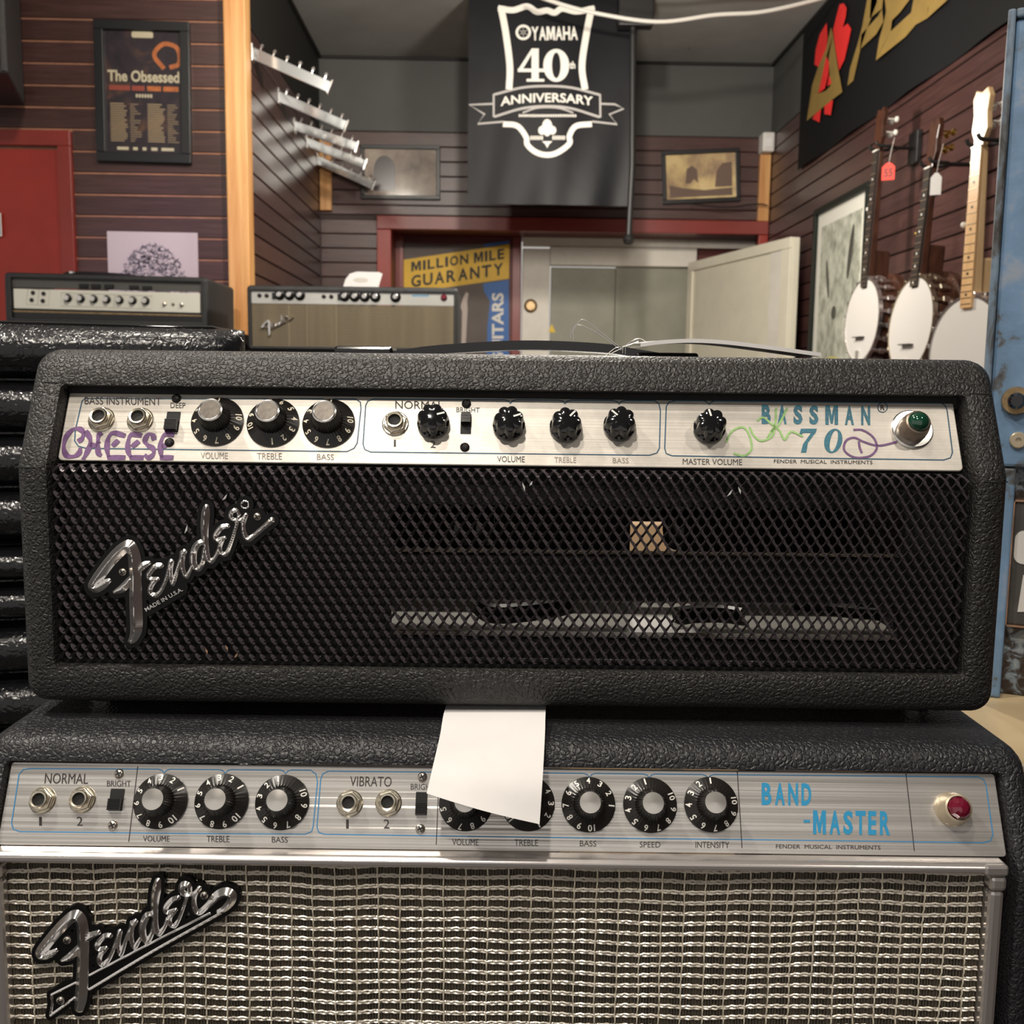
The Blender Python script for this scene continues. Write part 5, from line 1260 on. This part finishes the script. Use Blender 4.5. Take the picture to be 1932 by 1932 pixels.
# ================================================================== padded vinyl cabinets behind, left
YK = 1.0
def roll(x0, x1, z0, z1, b, n=14):
    """one stuffed roll: bulging strip with a rounded right end"""
    m = MB(); xs = np.concatenate([np.linspace(x0, x1-.03, 10), x1-.03+.03*np.sin(np.linspace(.15, math.pi/2, 8))]); vs_ = []
    zc, h = (z0+z1)/2, (z1-z0)/2
    for x in xs:
        e = max(0, (x-(x1-.03))/.03); bb = b*math.sqrt(max(0, 1-e*e*.96)); hh = h*(1-.10*e*e)
        for k in range(n+1):
            t = -1+2*k/n; s = abs(t)**2.6
            vs_.append((x, -bb*(1-s)**.75-.0005, zc+hh*t))
    m.add(vs_, [(i*(n+1)+k, i*(n+1)+k+1, (i+1)*(n+1)+k+1, (i+1)*(n+1)+k) for i in range(len(xs)-1) for k in range(n)])
    L = len(xs)
    m.add([(vs_[0][0], -.0004, z0), (vs_[0][0], -.0004, z1)], []); return m
xr0 = onY(462, 650, YK).x; KY = math.radians(13.7); KM = T(xr0, YK, 0) @ RZ(KY); pk2 = plane_xy(KM @ frame((0, -.028, 0), (1, 0, 0), (0, 0, 1)))
xl, xr = -.62, 0.0
zs_ = [pk2(200, v)[1] for v in (608, 718, 820, 922, 1022)]
zb_ = zs_[-1]
K1 = thing('padded_amplifier_head', 'black tuck and roll vinyl amplifier on top of the padded stack', 'amplifier', T(0, 0, zb_) @ KM)
obj('body', MB().box((xl, .001, 0), (xr-.010, .26, zs_[0]-zb_-.004)), 'vinyl', K1, bevel=.010, segs=3)
for a, b in zip(zs_[1:], zs_[:-1]): obj('padded_roll', roll(xl, xr, a-zb_+.0008, b-zb_-.0008, .030), 'vinyl', K1, smooth=True)
obj('top_piping', MB().tube([(xl, -.004, zs_[0]-zb_-.003), (xr-.03, -.004, zs_[0]-zb_-.003), (xr-.012, .006, zs_[0]-zb_-.006), (xr-.010, .25, zs_[0]-zb_-.006)], .0035, 8), 'black_gloss', K1, smooth=True)
obj('screw_stud', MB().lathe([(.006, 0), (.006, .003), (.003, .005)], 14, T(xr-.05, .05, zs_[0]-zb_-.004)), 'chrome', K1, smooth=True)
zs2 = [pk2(20, v)[1] for v in (1031, 1106, 1181, 1284, 1388, 1490, 1590)]
K2 = thing('padded_speaker_cabinet', 'black tuck and roll vinyl speaker cabinet under the padded amplifier', 'speaker cabinet', KM)
zb2 = zb_-.0005
obj('body', MB().box((xl, .001, .03), (xr-.010, .28, zb2)), 'vinyl', K2, bevel=.008, segs=3)
zz_ = zs2[-1]
while zz_ > .10: zz_ -= .055; zs2.append(zz_)
zs2[0] = min(zs2[0], zb2-.003)
for a, b in zip(zs2[1:], zs2[:-1]): obj('padded_roll', roll(xl, xr, a+.0008, b-.0008, .030), 'vinyl', K2, smooth=True)
for x in (xl+.06, xr-.06):
    for y in (.05, .24): link('foot', MB().lathe([(.02, 0), (.02, .0305)], 16).mesh('foot', 'black_plastic'), K2, T(x, y, 0))

# carton behind the stack, seen through the grille
bx = thing('cardboard_box', 'tan cardboard box seen through the grille behind the upper amplifier', 'box', T(.40, 2.3, 0))
obj('carton', MB().box((-.22, -.15, 0), (.22, .15, .962)), 'tan_card', bx, bevel=.003)
obj('packing_tape', MB().box((-.025, -.1515, .002), (.025, -.1502, .958)), 'bezel_cream', bx)

# ================================================================== cream table and blue cabinet at the right edge
YC = .95
tz = onY(1905, 1311, YC).z
tt = thing('cream_table', 'cream topped table at the right edge carrying the blue cabinet', 'table', T(.65, 1.02, 0))
obj('table_top', MB().box((-.315, -.25, tz-.035), (.33, .33, tz)), 'cream_top', tt, bevel=.004)
obj('rim_strip', MB().box((-.315, -.253, tz-.03), (.33, -.2502, tz-.001)), 'cream_rim', tt, bevel=.001)
for x in (-.29, .30):
    for y in (-.22, .30): obj('leg', MB().box((x-.02, y-.02, 0), (x+.02, y+.02, tz-.0352)), 'black_plastic', tt)
pe0 = onY(1884, 300, YC); YAWB = math.radians(-25.5)
W_BL = T(pe0.x, YC, 0) @ RZ(YAWB) @ frame((0, 0, 0), (1, 0, 0), (0, 0, 1)); pb_ = plane_xy(W_BL); xe = 0.0
ztop_ = pb_(1890, 22)[1]
bc = thing('blue_cabinet', 'weathered blue painted metal cabinet with chipped edge at the right', 'cabinet', T(pe0.x, YC, tz+.0004) @ RZ(YAWB))
H = ztop_-tz-.0004
obj('body', MB().box((.004, .020, 0), (.28, .26, H-.002)), 'blue_mottle', bc, bevel=.003)
obj('edge_strip', MB().box((0, -.006, 0), (.0065, .26, H)), 'blue_edge', bc, bevel=.002)
obj('edge_strip', MB().box((.0067, -.006, H-.008), (.28, .02, H)), 'blue_edge', bc, bevel=.002)
zu = pb_(1915, 882)[1]-tz
obj('front_panel', MB().box((.0067, -.002, zu), (.28, .0195, H-.0085)), 'blue_paint', bc, bevel=.003)
def bl(u, v): x, z = pb_(u, v); return x-xe, z-tz
obj('stile', MB().box((.0067, .001, 0), (bl(1895, 1200)[0], .0195, zu-.001)), 'blue_paint', bc, bevel=.002)
x, z = bl(1922, 757)
kn = obj('control_knob', MB().lathe([(.012, 0), (.013, .004), (.012, .007)], 24, RX(math.pi/2)), 'brass_dark', bc, T(x-.002, -.002, z), smooth=True)
obj('knob_cap', MB().lathe([(.007, .007), (.0075, .012), (.005, .016)], 20, RX(math.pi/2)), 'black_gloss', kn, smooth=True)
x, z = bl(1921, 831)
obj('washer', MB().lathe([(.0075, 0), (.0075, .003), (.0065, .004), (.0025, .004), (.0025, .002)], 24, RX(math.pi/2)), 'bezel_cream', bc, T(x, -.002, z), smooth=True)
a, b = bl(1899, 1182), bl(1990, 952)
pl = obj('switch_plate', MB().box((a[0], .008, a[1]), (b[0], .0195, b[1])), 'plate_grey', bc, bevel=.002)
obj('copper_rim', MB().box((a[0]-.0016, .006, a[1]), (a[0], .0195, b[1])).box((a[0], .006, b[1]), (b[0], .0195, b[1]+.0014)).box((a[0], .006, a[1]-.0014), (b[0], .0195, a[1])), 'copper_edge', pl)
c, d = bl(1912, 1066), bl(1965, 1006); obj('white_patch', MB().prism(rrect(c[0], c[1], d[0], d[1], .008), 0, .001, frame((0, .008, 0), (1, 0, 0), (0, 0, 1))), 'plate_white', pl)
c = [bl(*p) for p in ((1920, 1158), (1990, 1158), (1990, 1088), (1931, 1088))]; obj('white_patch', MB().prism(c, 0, .001, frame((0, .008, 0), (1, 0, 0), (0, 0, 1))), 'plate_white', pl)

# ================================================================== far amplifiers on stands
def stand(label, x0, x1, y0, y1, z):
    t = thing('storage_stand', label, 'stand', T((x0+x1)/2, (y0+y1)/2, 0)); hx, hy = (x1-x0)/2, (y1-y0)/2
    obj('top_board', MB().box((-hx, -hy, z-.03), (hx, hy, z)), 'black_matte', t)
    for sx in (-1, 1):
        for sy in (-1, 1): obj('leg', MB().box((sx*(hx-.02)-.02, sy*(hy-.02)-.02, 0), (sx*(hx-.02)+.02, sy*(hy-.02)+.02, z-.0302)), 'black_matte', t)
    obj('shelf', MB().box((-hx+.041, -hy, z*.5-.02), (hx-.041, hy, z*.5)), 'black_matte', t)
YA = 3.05
pA = onY(200, 618, YA)
G1 = thing('amplifier_head', 'dark amplifier head with long white control panel in front of the left wall', 'amplifier', T(pA.x, YA, pA.z) @ RY(.012))
MGf = frame((0, 0, 0), (1, 0, 0), (0, 0, 1)); pa = plane_xy(G1.matrix_basis @ MGf)
x0, x1 = pa(8, 560)[0], pa(392, 560)[0]; zt_ = pa(200, 518)[1]
obj('cabinet_shell', amp_shell((x1-x0)/2, 0, zt_, .012, lambda z: 0, .30, (x1-x0)/2-.020, .022, zt_-.016).add([], []), 'tolex_far', G1, T((x0+x1)/2, 0, 0), smooth=True)
ix0, ix1 = x0+.020, x1-.020
q = lambda zx, zy: pa(zx*.24845, 490+zy*.24845)
obj('upper_band', MB().box((ix0, .010, q(800, 225)[1]), (ix1, .016, zt_-.016)), 'ampeg_band', G1)
zp0, zp1 = q(800, 385)[1], q(800, 235)[1]
obj('lower_band', MB().box((ix0, .010, .0225), (ix1, .020, zp0-.0005)), 'black_plastic', G1)
obj('gold_line', MB().box((ix0, .0085, zp0-.010), (ix1, .0099, zp0-.006)), 'brass_dark', G1)
pnl = obj('control_panel', MB().box((ix0+.004, .006, zp0), (ix1-.004, .018, zp1)), 'ampeg_panel', G1, bevel=.001)
kmesh = MB().lathe([(.012, 0), (.012, .004), (.0085, .006), (.008, .016)], 20, RX(math.pi/2)).mesh('knob', 'black_plastic', True); cm = MB().lathe([(.0078, .016), (.0075, .0175)], 16, RX(math.pi/2)).mesh('cap', 'cap_alu')
for i in range(7):
    x, z = q(510+98.5*i, 290+3.5*i); k = link('knob', kmesh, G1, T(x, .006, z)); link('cap', cm, k)
jm = MB().lathe([(.006, 0), (.006, .003), (.004, .004)], 14, RX(math.pi/2)).mesh('jack_socket', 'black_screw', True)
for zx, zy in ((245, 250), (325, 256), (235, 305), (320, 311)): x, z = q(zx, zy); link('jack_socket', jm, G1, T(x, .006, z))
for zx, zy in ((1243, 336), (1374, 342)): x, z = q(zx, zy); link('toggle_switch', MB().lathe([(.007, 0), (.006, .003), (.003, .004), (.003, .012)], 14, RX(math.pi/2)).mesh('toggle_switch', 'steel_screw', True), G1, T(x, .006, z))
x, z = q(1310, 338); obj('pilot_lamp', MB().lathe([(.005, 0), (.004, .003), (.001, .005)], 14, RX(math.pi/2)), 'bezel_brown', G1, T(x, .006, z), smooth=True)
bmw = MB().box((-.013, -.010, -.006), (.013, 0, .006)).mesh('rocker_switch', 'black_matte', bevel=.002)
for zx, zy in ((630, 198), (722, 200), (822, 202), (1012, 210), (1112, 214)): x, z = q(zx, zy); link('rocker_switch', bmw, G1, T(x, .010, z))
m = MB()
for a in ([(205, 220), (375, 228), (362, 345), (192, 338), (205, 220)], [(460, 250), (1155, 275), (1145, 375), (455, 350), (460, 250)], [(290, 224), (280, 342)], [(865, 265), (858, 365)]): m.ribbon([q(*p) for p in a], .0012, 0)
m.v = [(x, .0056, z) for x, z, _ in m.v]; obj('outline_print', m, 'print_faded', G1)
hx_ = cr([(q(330, 80)[0], zt_-.001), (q(360, 70)[0], zt_+.012), (q(520, 80)[0], zt_+.014), (q(850, 100)[0], zt_+.010), (q(1000, 110)[0], zt_-.001)], 6)
hs_ = obj('strap_handle', MB().tube([(x, .14, z) for x, z in hx_], .007, 8), 'black_plastic', G1, smooth=True)
obj('handle_bolt', MB().lathe([(.010, 0), (.010, .005), (.005, .008)], 14, T(q(400, 72)[0], .14, zt_+.014)), 'chrome', hs_, smooth=True)
stand('black stand under the white panelled head', pA.x-.36, pA.x+.36, 2.98, 3.40, pA.z-.006)

YG = 3.0
pG = onY(666, 663, YG)
G2 = thing('amplifier_head', 'distant amplifier head with tan grille cloth standing beside the pine post', 'amplifier', T(pG.x, YG, pG.z))
pf = plane_xy(G2.matrix_basis @ MGf); q = lambda zx, zy: pf(440+zx*.2381, 500+zy*.2381)
x0, x1 = pf(466, 600)[0], pf(864, 600)[0]; zt_ = pf(660, 540)[1]
YFg = lambda z: 0.0
obj('cabinet_shell', amp_shell((x1-x0)/2, 0, zt_, .012, YFg, .26, (x1-x0)/2-.012, .012, zt_-.018), 'tolex_far', G2, T((x0+x1)/2, 0, 0), smooth=True)
ix0, ix1 = x0+.0125, x1-.0125; zp0, zp1 = q(940, 312)[1], q(940, 205)[1]
cp_ = obj('control_panel', MB().prism(rrect(ix0, zp0, ix1, zp1, .003), 0, .004, frame((0, .010, 0), (1, 0, 0), (0, 0, 1))), 'alu_far', G2)
obj('grille_cloth', MB().box((ix0, .006, .0125), (ix1, .014, zp0-.002)), 'cloth_far', G2)
for x in (440, 582, 815):
    a = q(x, 500)[0]; obj('cloth_thread', MB().box((a-.001, .0052, .0125), (a+.001, .006, zp0-.002)), 'thread_far', G2)
km = MB().lathe([(.0155, 0), (.0155, .002), (.010, .005), (.008, .017)], 24, RX(math.pi/2)).mesh('knob', 'black_plastic', True); cm2 = MB().lathe([(.0078, .017), (.006, .019)], 20, RX(math.pi/2)).mesh('cap', 'chrome', True)
for zx, zy in ((365, 235), (443, 236), (525, 238), (880, 246), (960, 248), (1040, 249), (1125, 251), (1285, 253)):
    x, z = q(zx, zy); k = link('knob', km, G2, T(x, .006, z)); link('cap', cm2, k)
for zx, zy in ((205, 240), (262, 241), (715, 248), (775, 249)): x, z = q(zx, zy); link('jack_socket', jm, G2, T(x, .006, z))
for zx, zy in ((320, 245), (840, 252)): x, z = q(zx, zy); link('slide_switch', MB().box((-.005, -.005, -.009), (.005, 0, .009)).mesh('slide_switch', 'black_plastic'), G2, T(x, .006, z))
x, z = q(1668, 258); obj('pilot_lamp', MB().lathe([(.010, 0), (.009, .004), (.004, .009)], 18, RX(math.pi/2)), 'jewel_red', G2, T(x, .006, z), smooth=True)
m = MB()
for k in range(7): m.add([(*q(1420+19*k+a, b), 0) for a, b in ((0, 250), (12, 250), (12, 233), (0, 233))], [(0, 1, 2, 3)])
m.v = [(x, .0056, z) for x, z, _ in m.v]; o = obj('small_print', m, 'print_sky', G2); o['kind'] = 'stuff'
MEg = frame((0, .0045, 0), (1, 0, 0), (0, 0, 1))
pe_ = plane_xy(G2.matrix_basis @ MEg)
fz = lambda x, y: (440+(205+x*.158)*.2381, 500+(372+y*.142)*.2381)
g_ = seglist(fender1, 3)
S_ = [(*s[:4], s[4]*1.5+6, s[5]*1.5+6) for s in g_]
obj('script_badge', sdf_relief(S_, lambda x, y: pe_(*fz(x, y-100)), 22, lambda d: .00025*min(d, 30)), 'chrome', G2, MEg, smooth=True)
stand('black stand under the distant amplifier head', pG.x-.34, pG.x+.34, 2.95, 3.30, pG.z-.003)
# folded paper on the far head
q0 = [pf(440+zx*.2381, 500+zy*.2381) for zx, zy in ((850, 165), (1135, 165), (1168, 55), (1140, 42), (960, 38), (905, 55), (870, 100))]
pz_ = thing('paper_card', 'curled white paper card standing on the distant amplifier head', 'paper', T(pG.x, YG+.05, pG.z+zt_+.0003))
obj('card', MB().prism([(x, z-zt_+.0) for x, z in q0], -.0006, .0006, frame((0, 0, 0), (1, 0, 0), (0, 0, 1))), 'paper', pz_)
obj('stamp', MB().prism(ell((q0[0][0]+q0[1][0])/2, .022, .022, .007), .0007, .0009, frame((0, 0, 0), (1, 0, 0), (0, 0, 1))), 'stamp_grey', pz_)
